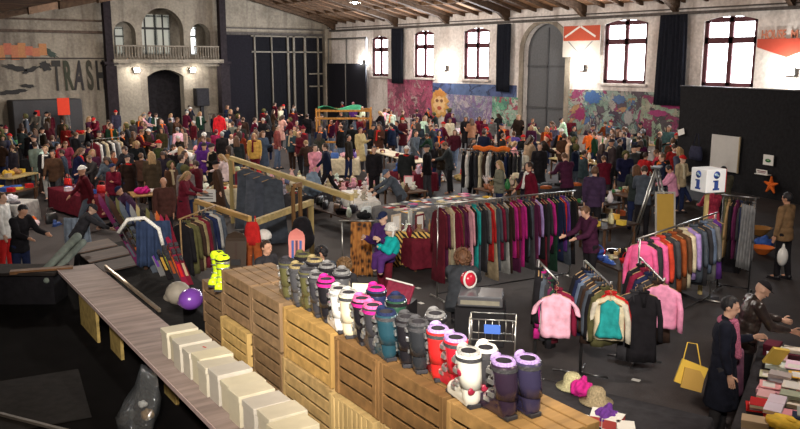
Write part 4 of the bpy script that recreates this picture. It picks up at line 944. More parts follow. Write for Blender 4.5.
# striped white garments rack far over on the balcony side
rw0, rw1 = P(92, 140, 1.7), P(119, 137, 1.7)
rack(rw0, rw1, 1.7, 'small rack of striped pale shirts on the balcony side', col='grey')
fill(rw0, rw1, 1.7, [('shirt', 1.0, c, f'{c} shirt on the small striped shirt rack') for c in ('maroon', 'white', 'charcoal', 'cream', 'black', 'white', 'dark grey', 'light grey', 'beige')], 'shirts on the small striped shirt rack')
# dark rack beside the skis
rl0, rl1 = P(180, 219, 1.6), P(214, 206, 1.6)
rack(rl0, rl1, 1.6, 'rack of dark jackets right behind the leaning skis', mat=WOOD, col='tan')
fill(rl0, rl1, 1.6, [('coat', 1.0, c, f'{c} coat on the dark rack behind the skis') for c in ('black', 'olive', 'dark brown', 'khaki', 'maroon', 'charcoal', 'navy', 'light grey', 'slate')], 'coats on the dark rack behind the skis', jitter=.3)
# rails of the wooden stall frames
RAILS = []
def beam(a, b, r, label, c='straw', nm='wooden_rail', post=(1, 1)):
    a, b = V(a), V(b); o = V((a.x, a.y, 0)); e = empty(nm, o, 0, label, 'rail')
    RAILS.append(((a+b)/2, atan2(b.y-a.y, b.x-a.x), hypot(b.x-a.x, b.y-a.y), .55)); d = (b-a).normalized(); x = d; y = V((0, 0, 1)).cross(x).normalized(); z = x.cross(y); M = Matrix((x, y, z)).transposed()
    MB().box((a+b)/2-o, ((b-a).length, r, r*1.3), M).build('rail', WOOD, e, c, bevel=.004)
    if 1:
        for q in [q for q, k in zip((a, b), post) if k]: MB().box(V((q.x, q.y, q.z/2-.03))-o+V((0, .05, 0)), (r*.9, r*.9, q.z)).build('post', WOODZ, e, tuple(v*.7 for v in rgb(c)))
    return e
q0, q1 = P(231, 158, 1.85), P(352, 198, 1.75)
beam(q0, q1, .09, 'long slanting pale wooden rail holding the grey-blue gowns', 'straw', post=(1, 0))
for i, (t, c) in enumerate(((.14, (.07, .08, .1)), (.23, (.085, .095, .12)), (.32, (.07, .08, .105)), (.4, (.06, .07, .09)))):
    g_ = garment(q0+(q1-q0)*t+V((0, -.1, -.06)), radians(-30+i*4), 'gown', 1.5, c, f'{("first", "second", "third", "fourth")[i]} long grey-blue gown from the balcony, hanging on the slanting wooden rail', 'grey-blue gowns on the wooden rail'); g_.scale = (1.5, 1, 1.08)
q0, q1 = P(196, 201, 1.5), P(250, 219, 1.5)
beam(q0, q1, .08, 'short golden wooden rail above the dark snowboard', (.5, .3, .1), post=(1, 0))
q0, q1 = P(256, 222, 1.3), P(312, 202, 1.3)
beam(q0, q1, .1, 'thick pale plank rail above the white hanging helmet', 'straw', post=(0, 1))
beam(P(294, 186, 1.9), P(301, 184, 1.9), .07, 'tall brown post with crossbar beside the pink-topped snowboard', (.25, .13, .05))
m = MB(); m.cap((0, 0, 0), .2, (0, 0, -.25), .26)
on(P(302, 226, 1.2), m, 'hanging_jacket', CLOTH, 'black', 'black jacket bundle hung on the tall brown post', 'jacket', bevel=0)
# red and orange dungarees, snowboards, helmet
def hung_trousers(p, rz, c, c2, label):
    e = empty('ski_dungarees', p, rz, label, 'trousers'); m = MB()
    R = lambda z, w, t: [V((w*cos(2*pi*j/16), t*sin(2*pi*j/16), z)) for j in range(16)]
    m.loft([R(0, .1, .04), R(-.1, .14, .06), R(-.35, .17, .08), R(-.45, .17, .08)]).build('bib', CLOTH, e, c)
    for sx in (-1, 1):
        q = MB(); q.loft([[v+V((sx*x, 0, 0)) for v in R(z, w, t)] for z, w, t, x in ((-.4, .09, .075, .08), (-.7, .085, .07, .1), (-1.05, .09, .075, .12))]); q.build('trouser_leg', CLOTH, e, c2)
        MB().tube([(sx*.07, 0, -.02), (sx*.06, 0, .12)], .012, 6).build('strap', CLOTH, e, c)
p = P(252, 222, 1.42); hung_trousers(p, radians(-40), 'red', 'rust', 'red and rust orange ski dungarees hanging below the golden rail')
def snowboard(p, top, c, c2, label, L=1.5, w=.14, lean=.18, rz=-.65):
    e = empty('snowboard', p, rz, label, 'snowboard'); b = MB(); rings = []; n = 24
    for i in range(n+1):
        t = i/n; x = w*(1-.12*sin(pi*t)); k = min(t, 1-t)/.13
        if k < 1: x *= sqrt(max(0.003, 1-(1-k)**2))
        z = L*t; y = lean*z-.05*max(0, 1-k)**2; rings.append([V((-x, y-.006, z)), V((x, y-.006, z)), V((x, y+.006, z)), V((-x, y+.006, z))])
    b.loft(rings, smooth=False); e_ = e; e = b.build('board', PLAST, e_, c)
    for i, cc in enumerate(c2):
        q = MB(); x = (i-(len(c2)-1)/2)*.07; q.add([(x-.022, lean*.1-.0085, .1), (x+.022, lean*.1-.0085, .1), (x+.022, lean*L*.86-.0085, L*.86), (x-.022, lean*L*.86-.0085, L*.86)], [(0, 1, 2, 3)]); q.build('stripe', PLAST, e, cc)
    for z in (.4, .95): MB().box((0, lean*z-.03, z), (.16, .05, .1), (-lean, 0, 0)).build('binding', MATTE, e, 'black')
    return e_
tp = P(289, 231, 1.55); snowboard((tp.x, tp.y-.2, .02), 0, (.75, .25, .22), ['blue', 'plum', 'blue'], 'snowboard with salmon pink tip and blue stripes beside the balding man', 1.56, .155)
tp = P(228, 233, 1.5); snowboard((tp.x, tp.y-.2, .02), 0, (.045, .03, .022), ['dark brown'], 'broad dark brown snowboard standing behind the bare lid crates', 1.5, .2)
on(P(264, 236, 1.05), MB().ell((0, 0, 0), (.15, .17, .14)).ell((0, -.1, -.06), (.11, .06, .08), mi=1), 'hanging_helmet', [MATTE, fixmat('black_lining', (.01, .01, .01))], 'white', 'white open helmet hanging under the thick plank rail', 'helmet', bevel=0)
# leopard and tiger pattern cloths
def cloth_drop(p, w, L, mat, label, nm='patterned_cloth', cat='cloth', rz=0, col=None):
    b = MB(); rings = []
    for i in range(9):
        t = i/8; r = []
        for j in range(25):
            u = j/24-.5; r.append(V((u*w*(1+.15*t), .04*sin(j*1.25+t)*(.4+t), -L*t)))
        rings.append(r+[q+V((0, .012, 0)) for q in reversed(r)])
    b.loft(rings); o = b.build(nm, mat, None, col or 'white', p, rz); tag(o, label, cat); return o
LEO = spots('leopard_print', (.02, .01, .006), (.2, .07, .015), (.4, .17, .04), 7.0); TIG = stripes('tiger_print', (.015, .012, .01), (.6, .38, .1), 5.0, 3.0)
cloth_drop(P(361, 222, 1.25), .42, 1.15, LEO, 'orange-brown leopard print garment hanging in front of the book table', 'patterned_dress', 'dress', radians(-40))
rack((P(361, 221, 1.28).x-.3, P(361, 221, 1.28).y+.25), (P(361, 221, 1.28).x+.3, P(361, 221, 1.28).y-.24), 1.28, 'low stand holding the leopard print garment')
# ================================================================== STALLS AND GOODS
def table(c, L, w, h, rz, label, top='tan', cloth=None, mat=WOOD):
    e = empty('trestle_table', (c[0], c[1], 0), rz, label, 'table')
    MB().box((0, 0, h-.02), (L, w, .04)).build('table_top', mat, e, top, bevel=.005)
    for sx in (-1, 1):
        for sy in (-1, 1): MB().box((sx*(L/2-.1), sy*(w/2-.08), (h-.04)/2), (.05, .05, h-.04)).build('leg', WOODZ, e, 'brown')
    if cloth:
        b = MB(); rings = []
        for z, k in ((h+.004, .4), (h+.006, 1.0), (h-.03, 1.02), (h-.3, 1.03), (h-.62, 1.04)):
            r = []
            for sx, sy in ((-1, -1), (1, -1), (1, 1), (-1, 1)):
                pass
            m = 12
            for s_ in range(4):
                for j in range(m):
                    u = j/m*2-1; x, y = ((u, -1), (1, u), (-u, 1), (-1, -u))[s_]
                    fo = .02*sin(j*2.2+s_) if z < h-.05 else 0; r.append(V((x*(L/2+.02+fo)*min(k, 1.05), y*(w/2+.02+fo)*min(k, 1.05), z)))
            rings.append(r)
        b.loft(rings, cap0=True, cap1=False); b.build('tablecloth', CLOTH, e, cloth)
    return e
def goods_mesh(kind):
    key = ('good', kind)
    if key in CACHE: return CACHE[key]
    b = MB(); mat = MATTE; rr = random.Random(hash(kind) % 1000 if False else sum(map(ord, kind)))
    if kind == 'book': b.box((0, 0, .018), (.15, .21, .03), mi=1); b.box((0, 0, .0345), (.155, .215, .003)); b.box((0, 0, .0015), (.155, .215, .003)); b.box((-.076, 0, .018), (.004, .215, .035)); mat = [PAPER, fixmat('book_pages', 'cream')]
    elif kind == 'magazine': b.box((0, 0, .004), (.21, .28, .008)); b.box((0, .05, .0085), (.16, .12, .001), mi=1); mat = [PAPER, fixmat('print_white', 'white')]
    elif kind == 'box': b.box((0, 0, .05), (.2, .14, .1)); b.box((0, 0, .104), (.206, .146, .03)); mat = CARD
    elif kind == 'shirt': 
        b.loft([[V((x*(1+.05*sin(j)), y, z)) for j, (x, y) in enumerate([(.15*cos(2*pi*k/20)*(1.2 if k % 5 else 1), .12*sin(2*pi*k/20)*(1.2 if k % 5 else 1)) for k in range(20)])] for z in (0, .02, .04, .055)]); b.ell((0, -.06, .058), (.06, .03, .012)); mat = CLOTH
    elif kind == 'heap':
        b.ell((0, 0, .08), (.22, .17, .09)); b.ell((.1, .06, .1), (.12, .1, .08)); b.ell((-.1, -.04, .09), (.13, .1, .09)); me = remesh(b, 'heap', CLOTH, .02)
        for v in me.vertices: v.co += v.normal*noise.noise(v.co*13)*.045; v.co.z = max(0, v.co.z)
        CACHE[key] = me; return me
    elif kind == 'cup': b.lathe([(.03, 0), (.042, .01), (.045, .09), (.039, .09), (.036, .015)], cap1=True); b.tube([(.04, 0, .075), (.07, 0, .065), (.072, 0, .035), (.042, 0, .02)], .007, 6); mat = GLOSS
    elif kind == 'bowl': b.lathe([(.05, 0), (.06, .012), (.12, .075), (.125, .08), (.115, .078), (.05, .02)], n=24); mat = GLOSS
    elif kind == 'vase': b.lathe([(.04, 0), (.07, .05), (.08, .12), (.05, .2), (.03, .24), (.045, .27), (.038, .27), (.025, .24)], n=20); mat = GLOSS
    elif kind == 'shoe': b.cap((0, -.09, .05), .045, (0, .1, .035), .036, 10); b.box((0, .01, .01), (.085, .28, .02)); b.cap((0, -.07, .05), .042, (0, -.075, .11), .04, 10); mat = LEATH
    elif kind == 'bag': b.loft([[V((w*math.copysign(abs(cos(a))**.5, cos(a)), t*sin(a), z)) for a in [2*pi*j/18 for j in range(18)]] for w, t, z in ((.16, .06, 0), (.17, .07, .08), (.15, .05, .2), (.14, .03, .23))]); b.tube([(-.1, 0, .22), (-.07, 0, .34), (.07, 0, .34), (.1, 0, .22)], .009, 6); mat = LEATH
    elif kind == 'basket': b.lathe([(.12, 0), (.16, .12), (.17, .13), (.155, .13), (.115, .01)], n=22); b.tube([(-.165, 0, .12)]+[(.165*cos(a)*-1, 0, .12+.15*sin(a)) for a in [pi*i/10 for i in range(1, 10)]]+[(.165, 0, .12)], .01, 6); mat = KNIT
    elif kind == 'frame': 
        for x in (-1, 1): b.box((x*.13, 0, .2), (.04, .025, .4))
        for z in (.02, .38): b.box((0, 0, z), (.3, .025, .04))
        b.box((0, .008, .2), (.24, .008, .34), mi=1); mat = [WOOD, fixmat('print_white', 'white')]
    elif kind == 'bottle': b.lathe([(.035, 0), (.036, .15), (.012, .21), (.012, .27), (.015, .27), (.015, .29)], n=14); mat = GLOSS
    elif kind == 'lamp': b.lathe([(.07, 0), (.07, .015), (.02, .03), (.015, .25)], n=16); b.lathe([(.13, .22), (.08, .38), (.075, .38), (.125, .22)], n=20, mi=1); mat = [MATTE, fixmat('shade_cloth', 'cream')]
    elif kind == 'toy': b.ell((0, 0, .09), (.07, .06, .09)); b.ell((0, -.01, .2), (.055,)*3); [b.ell((s*.045, 0, .245), (.02,)*3, None, 8, 6) for s in (-1, 1)]; [b.cap((s*.06, -.02, .13), .022, (s*.11, -.05, .09), .02, 8) for s in (-1, 1)]; [b.cap((s*.04, -.03, .03), .028, (s*.06, -.12, .025), .026, 8) for s in (-1, 1)]; b.ell((0, -.058, .19), (.02, .015, .014), None, 8, 6); mat = KNIT
    elif kind == 'ball': b.ell((0, 0, .1), (.1,)*3, None, 20, 12); mat = PLAST
    elif kind == 'hat': b.lathe([(.15, .0), (.16, .012), (.09, .02), (.085, .1), (.06, .13), (.001, .135)], n=22); mat = KNIT
    elif kind == 'radio': b.box((0, 0, .08), (.3, .09, .16)); b.box((-.08, -.047, .08), (.1, .006, .1), mi=1); b.box((.08, -.047, .08), (.1, .006, .1), mi=1); b.box((0, 0, .175), (.2, .02, .01)); mat = [MATTE, fixmat('grille', (.03, .03, .03))]
    elif kind == 'plant': 
        b.lathe([(.06, 0), (.085, .12), (.075, .12), (.07, .1)], n=16, mi=1)
        for i in range(16):
            a = rr.uniform(0, 6.3); b.add([(0, 0, .1), (.06*cos(a-.3), .06*sin(a-.3), .22), (.15*cos(a), .15*sin(a), .3+.08*rr.random()), (.06*cos(a+.3), .06*sin(a+.3), .22)], [(0, 1, 2, 3)])
        mat = [MATTE, fixmat('terracotta', (.35, .13, .06))]
    CACHE[key] = b.mesh('goods_'+kind, mat, .002 if kind in ('box', 'radio', 'frame') else 0); return CACHE[key]
GN = {'shirt': ('folded_garment', 'clothing'), 'heap': ('clothes_heap', 'clothing'), 'toy': ('soft_toy', 'toy'), 'frame': ('picture_frame', 'picture frame'), 'lamp': ('table_lamp', 'lamp'), 'plant': ('potted_plant', 'plant'), 'box': ('small_carton', 'box'), 'bag': ('handbag', 'bag')}
SIZE = {'book': .12, 'magazine': .15, 'box': .12, 'shirt': .19, 'heap': .24, 'cup': .06, 'bowl': .13, 'vase': .09, 'shoe': .14, 'bag': .16, 'basket': .18, 'frame': .15, 'bottle': .05, 'lamp': .13, 'toy': .12, 'ball': .1, 'hat': .16, 'radio': .15, 'plant': .14}
def goods(origin, rz, L, w, z, kinds, cols, n, where, seed=1, s=1.0, upright=0):
    r = random.Random(seed); put = []; c_, s_ = cos(rz), sin(rz)
    for _ in range(n*14):
        if len(put) >= n: break
        k = r.choice(kinds); rad = SIZE[k]*s; x, y = r.uniform(-L/2+rad*.7, L/2-rad*.7), r.uniform(-w/2+rad*.7, w/2-rad*.7)
        if any(hypot(x-a, y-b)< (rad+q)*.92 for a, b, q in put): continue
        put.append((x, y, rad)); c = r.choice(cols); nm, cat = GN.get(k, (k, k))
        o = obj(nm, goods_mesh(k), None, tuple(max(.004, v*r.uniform(.85, 1.15)) for v in rgb(c))); o.location = (origin[0]+x*c_-y*s_, origin[1]+x*s_+y*c_, z); o.rotation_euler = (0, 0, r.uniform(0, 6.28) if k not in ('magazine', 'book', 'box') else rz+r.choice((0, pi/2))+r.uniform(-.15, .15)); o.scale = (s,)*3
        tag(o, f'{c} {nm.replace("_", " ")} {where}', cat, nm.replace('_', ' ')+'s '+where)
def span(a, b, h):
    a, b = P(*a, h), P(*b, h); d = b-a; return (a+b)/2, d.length, atan2(d.y, d.x)
CLO = ['white', 'red', 'navy', 'beige', 'purple', 'black', 'pink', 'grey', 'orange', 'cream', 'maroon', 'blue', 'brown']
def stall(a, b, w, h, label, where, kinds, cols, n, seed, cloth=None, top='tan', s=1.0, off=0):
    c, L, rz = span(a, b, h); c = c+V((-sin(rz), cos(rz), 0))*off
    table(c, L, w, h, rz, label, top, cloth); goods(c, rz, L, w, h+(.008 if cloth else .001), kinds, cols, n, where, seed, s)
stall((390, 210), (482, 196), 1.3, .78, 'long table of magazines before the black suit rack', 'on the magazine table', ['magazine', 'magazine', 'magazine', 'book'], ['red', 'white', 'pink', 'light grey', 'yellow', 'grey-blue', 'cream', 'maroon'], 34, 2, 'grey', s=1.0)
stall((376, 149), (424, 162), .8, .85, 'pale counter table beyond the man in the black coat', 'on the pale counter', ['cup', 'hat', 'bowl', 'book', 'box'], ['cream', 'white', 'tan', 'maroon'], 10, 3, None, 'cream')
stall((312, 158), (358, 158), .9, .7, 'white covered table below the orange wooden frame', 'on the white covered table', ['shirt', 'shirt', 'heap', 'bag'], ['white', 'purple', 'pale pink', 'blue', 'red', 'cream'], 12, 4, 'cream')
c = P(338, 187, 0); SPREADS = [(c, radians(-45), 5.2, 3.0)]
goods(c, radians(-45), 5.2, 3.0, .004, ['shoe', 'shoe', 'shoe', 'bag', 'box', 'toy'], ['brown', 'black', 'white', 'tan', 'pale pink', 'cream', 'maroon', 'beige', 'white'], 64, 'in the shoe spread on the floor', 5, 1.4)
stall((355, 190), (366, 203), .8, .5, 'low white table in the shoe spread beside the man in black', 'on the low white table', ['heap', 'shirt', 'toy'], ['pale pink', 'white', 'cream', 'red'], 4, 6, 'white')
stall((318, 203), (372, 220), .9, .45, 'low table beside the leopard print garment', 'on the low table by the leopard print', ['shoe', 'bag', 'heap', 'basket'], ['black', 'white', 'pale pink', 'charcoal', 'brown'], 12, 7, None, 'dark brown')
stall((130, 194), (158, 192), .9, .8, 'brown box table with purple and salmon cloths', 'on the purple cloth table', ['heap', 'shirt', 'heap'], ['purple', 'magenta', 'pale pink', 'orange', 'white'], 9, 8, None, (.35, .2, .07))
stall((120, 168), (166, 160), .9, .8, 'table where the person in blue-grey bends down', 'on the table by the bending person', ['heap', 'shirt', 'bag', 'cup', 'toy'], ['white', 'orange', 'cream', 'beige', 'red', 'pale pink'], 12, 9, None, 'brown')
stall((172, 165), (238, 172), 1.2, .75, 'wide cluttered table below the yellow jacket person', 'on the wide cluttered table', ['heap', 'toy', 'bowl', 'hat', 'bag', 'book', 'cup', 'shirt'], ['white', 'orange', 'cream', 'beige', 'red', 'tan', 'rust'], 26, 10, 'maroon')
stall((196, 190), (236, 186), .9, .7, 'table with orange and white goods behind the maroon coat person', 'on the orange goods table', ['heap', 'shirt', 'basket', 'bowl', 'lamp'], ['orange', 'white', 'cream', 'tan', 'red'], 12, 11, 'cream')
stall((0, 178), (27, 172), .9, .8, 'pale bench table at the frame edge on the balcony side', 'on the pale bench table', ['box', 'heap', 'book'], ['tan', 'cream', 'yellow', 'beige'], 5, 12, None, 'straw')
stall((0, 192), (26, 186), .9, .7, 'second bench at the frame edge, with blue and yellow goods', 'on the second bench', ['heap', 'box', 'shirt'], ['blue', 'yellow', 'red', 'white', 'orange'], 7, 13, None, 'brown')
stall((2, 205), (24, 199), .8, .6, 'low bench before the seated man at the frame edge', 'on the low bench', ['heap', 'shirt'], ['yellow', 'white', 'pale pink', 'grey'], 5, 14, 'light grey')
stall((62, 186), (100, 196), .8, .7, 'dark table by the framed silver panel', 'on the dark table by the silver panel', ['heap', 'bag', 'book', 'box'], ['maroon', 'red', 'white', 'blue', 'yellow'], 9, 15, 'maroon')
stall((62, 134), (118, 132), 1.0, .8, 'table with red and white goods behind the striped shirt rack', 'on the red goods table', ['heap', 'shirt', 'box', 'hat'], ['red', 'white', 'cream', 'maroon', 'orange'], 14, 16, None, 'tan')
stall((556, 157), (606, 163), .9, .8, 'lit yellowish table with a round mirror behind the maroon shirt man', 'on the lit yellowish table', ['bowl', 'box', 'lamp', 'cup', 'vase', 'basket'], ['gold', 'cream', 'straw', 'tan', 'white'], 14, 17, None, 'straw')
stall((612, 190), (642, 196), .9, .72, 'brown table beside the stepladder', 'on the brown table by the stepladder', ['bowl', 'book', 'box', 'bottle', 'cup'], ['cream', 'white', 'rust', 'tan', 'green'], 11, 18, None, 'brown')
stall((600, 262), (646, 258), 1.3, .5, 'low cluttered table behind the turquoise top rack', 'on the low cluttered table', ['shoe', 'cup', 'bowl', 'book', 'toy', 'basket', 'bag'], ['white', 'blue', 'red', 'tan', 'cream', 'black', 'grey', 'beige'], 22, 19, None, 'dark brown')
stall((590, 226), (625, 220), .9, .6, 'dark table with a yellow box behind the purple jacket person', 'on the dark yellow-box table', ['box', 'bag', 'book'], ['yellow', 'cream', 'brown', 'maroon'], 7, 20, None, 'dark brown')
stall((600, 143), (674, 145), .9, .85, 'table line below the blue and green mural', 'on the table line below the mural', ['box', 'heap', 'bowl', 'vase', 'frame', 'bottle'], ['orange', 'cream', 'white', 'tan', 'red', 'green'], 18, 21, None, 'tan')
stall((440, 238), (405, 226), .9, .7, 'table hung with the tiger striped cloth', 'on the tiger cloth table', ['vase', 'toy', 'bowl', 'lamp', 'bottle', 'frame', 'bag'], ['cream', 'green', 'maroon', 'tan', 'white', 'black'], 12, 22, 'maroon', off=.2)
stall((392, 186), (418, 192), .8, .6, 'table with framed pictures beyond the magazine table', 'on the framed picture table', ['frame', 'frame', 'vase', 'toy', 'bowl'], ['gold', 'cream', 'pale pink', 'white', 'brown'], 8, 23, None, 'brown')
c = P(450, 180, 0); goods(c, radians(-30), 1.6, 1.2, .004, ['toy', 'basket', 'bowl', 'heap'], ['red', 'tan', 'cream', 'rust', 'white'], 8, 'on the floor before the black suit rack', 24, 1.3)
tc = P(412, 232, .74); cloth_drop((tc.x-.28, tc.y-.34, .84), .9, .8, TIG, 'tiger striped black and yellow cloth hanging beside the purple jacket woman', rz=radians(-48))
XS = [
 ((28, 160), (62, 156), .8, 'table of bags and boxes behind the open black coat person', 'on the bag table', ['bag', 'box', 'heap', 'shoe'], ['tan', 'black', 'white', 'maroon', 'blue'], 9, 'charcoal', 'brown'),
 ((250, 180), (268, 176), .75, 'small dark table behind the grey-blue gowns', 'on the small dark table by the gowns', ['toy', 'bowl', 'cup', 'vase', 'heap'], ['cream', 'white', 'red', 'tan'], 8, None, 'dark brown'),
 ((272, 184), (302, 179), .7, 'table of crockery under the slanting wooden rail', 'on the crockery table', ['cup', 'bowl', 'vase', 'bottle', 'cup'], ['cream', 'white', 'grey-blue', 'tan', 'pale pink'], 15, None, 'brown'),
 ((288, 196), (320, 190), .6, 'low table of bric-a-brac beyond the black jacket bundle', 'on the bric-a-brac table', ['lamp', 'toy', 'radio', 'book', 'cup'], ['white', 'charcoal', 'brown', 'red', 'cream'], 9, 'charcoal', 'brown'),
 ((98, 150), (130, 147), .8, 'table of hats behind the striped shirt rack end', 'on the far hat table', ['hat', 'heap', 'bag'], ['beige', 'black', 'tan', 'white', 'rust'], 8, None, 'brown'),
 ((182, 152), (218, 149), .8, 'table of pale linen behind the white jacket person', 'on the pale linen table', ['shirt', 'heap', 'shirt'], ['white', 'cream', 'pale pink', 'light grey', 'beige'], 10, None, 'tan'),
 ((226, 151), (262, 150), .8, 'table of books behind the yellow jacket person', 'on the far book table', ['book', 'box', 'book'], ['red', 'navy', 'cream', 'brown', 'white', 'green'], 14, None, 'brown'),
 ((398, 170), (428, 174), .75, 'small table of toys behind the ponytail person', 'on the toy table', ['toy', 'ball', 'box', 'toy'], ['pale pink', 'red', 'cream', 'white', 'blue'], 8, 'maroon', 'brown'),
 ((482, 190), (520, 186), .75, 'table of lamps and pots between suit rack and long rack', 'on the lamp table', ['lamp', 'vase', 'plant', 'bowl'], ['cream', 'rust', 'white', 'green', 'tan'], 8, None, 'brown'),
 ((536, 188), (576, 184), .75, 'table of folded clothes before the dark plum shirt', 'on the folded clothes table', ['shirt', 'shirt', 'heap'], ['maroon', 'white', 'slate', 'rust', 'black', 'pale pink'], 11, 'charcoal', 'brown'),
 ((582, 204), (612, 200), .7, 'table of glassware beside the dark purple jacket', 'on the glassware table', ['bottle', 'vase', 'cup', 'bowl'], ['green', 'white', 'cream', 'teal'], 10, None, 'dark brown'),
 ((440, 134), (474, 133), .8, 'far table of shoes below the violet graffiti', 'on the far shoe table', ['shoe', 'bag', 'box'], ['black', 'brown', 'white', 'red'], 10, None, 'tan'),
 ((500, 143), (540, 142), .8, 'far table of coloured heaps before the grey arched door', 'on the coloured heap table', ['heap', 'shirt', 'hat'], ['red', 'lilac', 'white', 'orange', 'cream'], 11, None, 'tan'),
 ((10, 146), (44, 143), .8, 'far table of orange and green goods by the frame edge', 'on the orange and green table', ['heap', 'shirt', 'bag'], ['orange', 'green', 'white', 'maroon'], 9, None, 'tan'),
 ((640, 175), (672, 170), .75, 'small table of baskets behind the stepladder', 'on the basket table', ['basket', 'hat', 'bowl'], ['straw', 'tan', 'cream', 'brown'], 7, None, 'brown'),
]
for i, (a, b, h, lab, wh, ks, cs, n, cl, tp) in enumerate(XS): stall(a, b, .85, h, lab, wh, ks, cs, n, 40+i, cl, tp, 1.15)
for i, (x, y, L, w_, ks, cs, n, wh) in enumerate(((300, 204, 2.6, 1.6, ['shoe', 'bag', 'toy', 'bowl', 'basket'], ['brown', 'black', 'white', 'tan', 'cream'], 16, 'on the floor cloth under the wooden rail'), (258, 192, 2.4, 1.5, ['heap', 'book', 'cup', 'bowl', 'toy'], ['white', 'red', 'cream', 'rust', 'beige'], 14, 'on the floor behind the grey-blue gowns'), (610, 215, 2.2, 1.2, ['shoe', 'box', 'bag'], ['black', 'white', 'brown', 'rust'], 10, 'on the floor behind the dark purple jacket'), (30, 226, 1.6, 1.2, ['heap', 'bag', 'shoe'], ['blue', 'charcoal', 'orange', 'white'], 8, 'on the floor by the seated man'))):
    q = P(x, y, 0); SPREADS.append((q, radians(-38+i*9), L, w_)); goods(q, radians(-38+i*9), L, w_, .004, ks, cs, n, wh, 70+i, 1.25)
# near table of hats and books at the frame's bottom edge
c = (P(560, 386, .95)+P(640, 425, .95))/2
e = table((6.4, 4.6), 1.75, .8, 1.0, radians(-72), 'dark table of hats and books just behind the last ski boots', 'dark brown', 'charcoal')
HT = [(P(572, 388, 1.0), 'hat', (.45, .42, .25), 'pale olive hat at the far end of the hat table', 'hat'), (P(581, 395, 1.0), 'heap', 'magenta', 'magenta scarf heap beside the pale olive hat', 'clothing'), (P(596, 403, 1.0), 'hat', (.33, .27, .17), 'large khaki hat in the middle of the hat table', 'hat'), (P(606, 424, 1.0), 'heap', 'purple', 'purple cloth heap between the white books', 'clothing')]
for p, k, c_, lab, cat in HT:
    o = obj({'hat': 'brimmed_hat', 'heap': 'clothes_heap'}[k], goods_mesh(k), None, c_); o.location = (p.x, p.y, 1.01); o.scale = (1.1, 1.1, 1.2) if k == 'hat' else (.6, .6, .9); tag(o, lab, cat)
for x, y, c_, lab in ((577, 417, 'white', 'white book beside the last ski boots'), (584, 424, (.75, .6, .58), 'pale book with red sides at the frame bottom'), (600, 412, 'white', 'white book behind the large khaki hat'), (614, 416, 'white', 'white book beyond the purple cloth heap'), (626, 425, 'white', 'white book at the aisle end of the hat table'), (566, 414, 'maroon', 'maroon book under the dark violet boot side')):
    p = P(x, y, 1.12); b = MB(); b.box((0, 0, .05), (.16, .21, .1), mi=1); b.box((0, 0, .102), (.166, .216, .004)); b.box((-.083, 0, .05), (.004, .216, .104)); b.box((0, 0, .002), (.166, .216, .004))
    o = b.build('book', [PAPER, fixmat('book_red', (.4, .06, .05))], None, c_, (p.x, p.y, 1.012), radians(-60)+rnd.uniform(-.2, .2)); tag(o, lab, 'book')
# heaped table in the corner: cloth and books
c, L, rz = (P(760, 425, .78)+P(806, 350, .78))/2, 3.4, 0
e = table((8.92, 3.66), 3.2, 1.45, .75, radians(22), 'low table heaped with clothes and white books in the near corner', 'dark brown', 'charcoal')
goods((8.92, 3.66), radians(22), 3.15, 1.4, .762, ['heap', 'book', 'magazine', 'shirt', 'book', 'shirt', 'box'], ['white', 'light grey', 'red', 'pale pink', 'navy', 'white', 'black', 'beige', 'maroon', 'white'], 66, 'on the heaped corner table', 25, 1.25)
goods((8.92, 3.66), radians(22), 3.0, 1.3, .82, ['book', 'magazine', 'shirt', 'heap'], ['white', 'light grey', 'white', 'red', 'pale pink', 'cream'], 46, 'atop the heap on the corner table', 26, 1.1)
goods((8.92, 3.66), radians(26), 2.7, 1.15, .885, ['book', 'magazine', 'shirt'], ['white', 'light grey', 'yellow', 'white', 'white'], 28, 'topmost on the corner table heap', 27, 1.1)
# ================================================================== PARTITION CORNER, SIGNS, MURALS
pa, pb = P(681, 86, 3.56), P(812, 91.5, 3.56); d = pb-pa; prz = atan2(d.y, d.x); pm = (pa+pb)/2; PLn = d.length
e = empty('black_partition', (pm.x, pm.y, 0), prz, 'long black partition wall standing under the largest window', 'partition')
MB().box((0, .06, 1.78), (PLn, .1, 3.56)).build('panel', CLOTH, e, (.014, .014, .016))
MB().box((0, .04, 3.57), (PLn, .16, .04)).build('top_rail', MATTE, e, 'charcoal')
for x in (-PLn/2+.05, 0, PLn/2-.1): MB().box((x, .5, .03), (.08, .9, .06)).box((x, .14, 1.7), (.06, .06, 3.4)).build('brace', WOODZ, e, 'dark brown')
pn = V((sin(prz), -cos(prz), 0))                       # out of the partition, towards the camera
def on_part(px_, py):
    dd = ray(px_, py); t = ((V((pm.x, pm.y, 0))+pn*.05-CC).dot(pn))/dd.dot(pn); return CC+dd*t
p0, p1 = on_part(713, 134), on_part(738, 173)
w = (V((p1.x-p0.x, p1.y-p0.y, 0))).length
e = empty('whiteboard', ((p0.x+p1.x)/2, (p0.y+p1.y)/2, p1.z)+V() if False else V(((p0.x+p1.x)/2, (p0.y+p1.y)/2, p1.z))+pn*.03, prz, 'blank white board fixed on the black partition', 'whiteboard')
MB().box((0, 0, (p0.z-p1.z)/2), (w, .03, p0.z-p1.z)).build('board', PAPER, e, (.5, .49, .47)); MB().box((w/2, 0, (p0.z-p1.z)/2), (.04, .05, p0.z-p1.z+.03)).build('edge_strip', WOODZ, e, (.4, .32, .2))
p = on_part(682, 132); on(p+pn*.04, MB().box((0, 0, 0), (.34, .01, .22), (0, -.3, 0)), 'paper_notice', PAPER, 'white', 'crooked white paper notice at the end of the black partition', 'notice', prz)
p = on_part(700, 146)
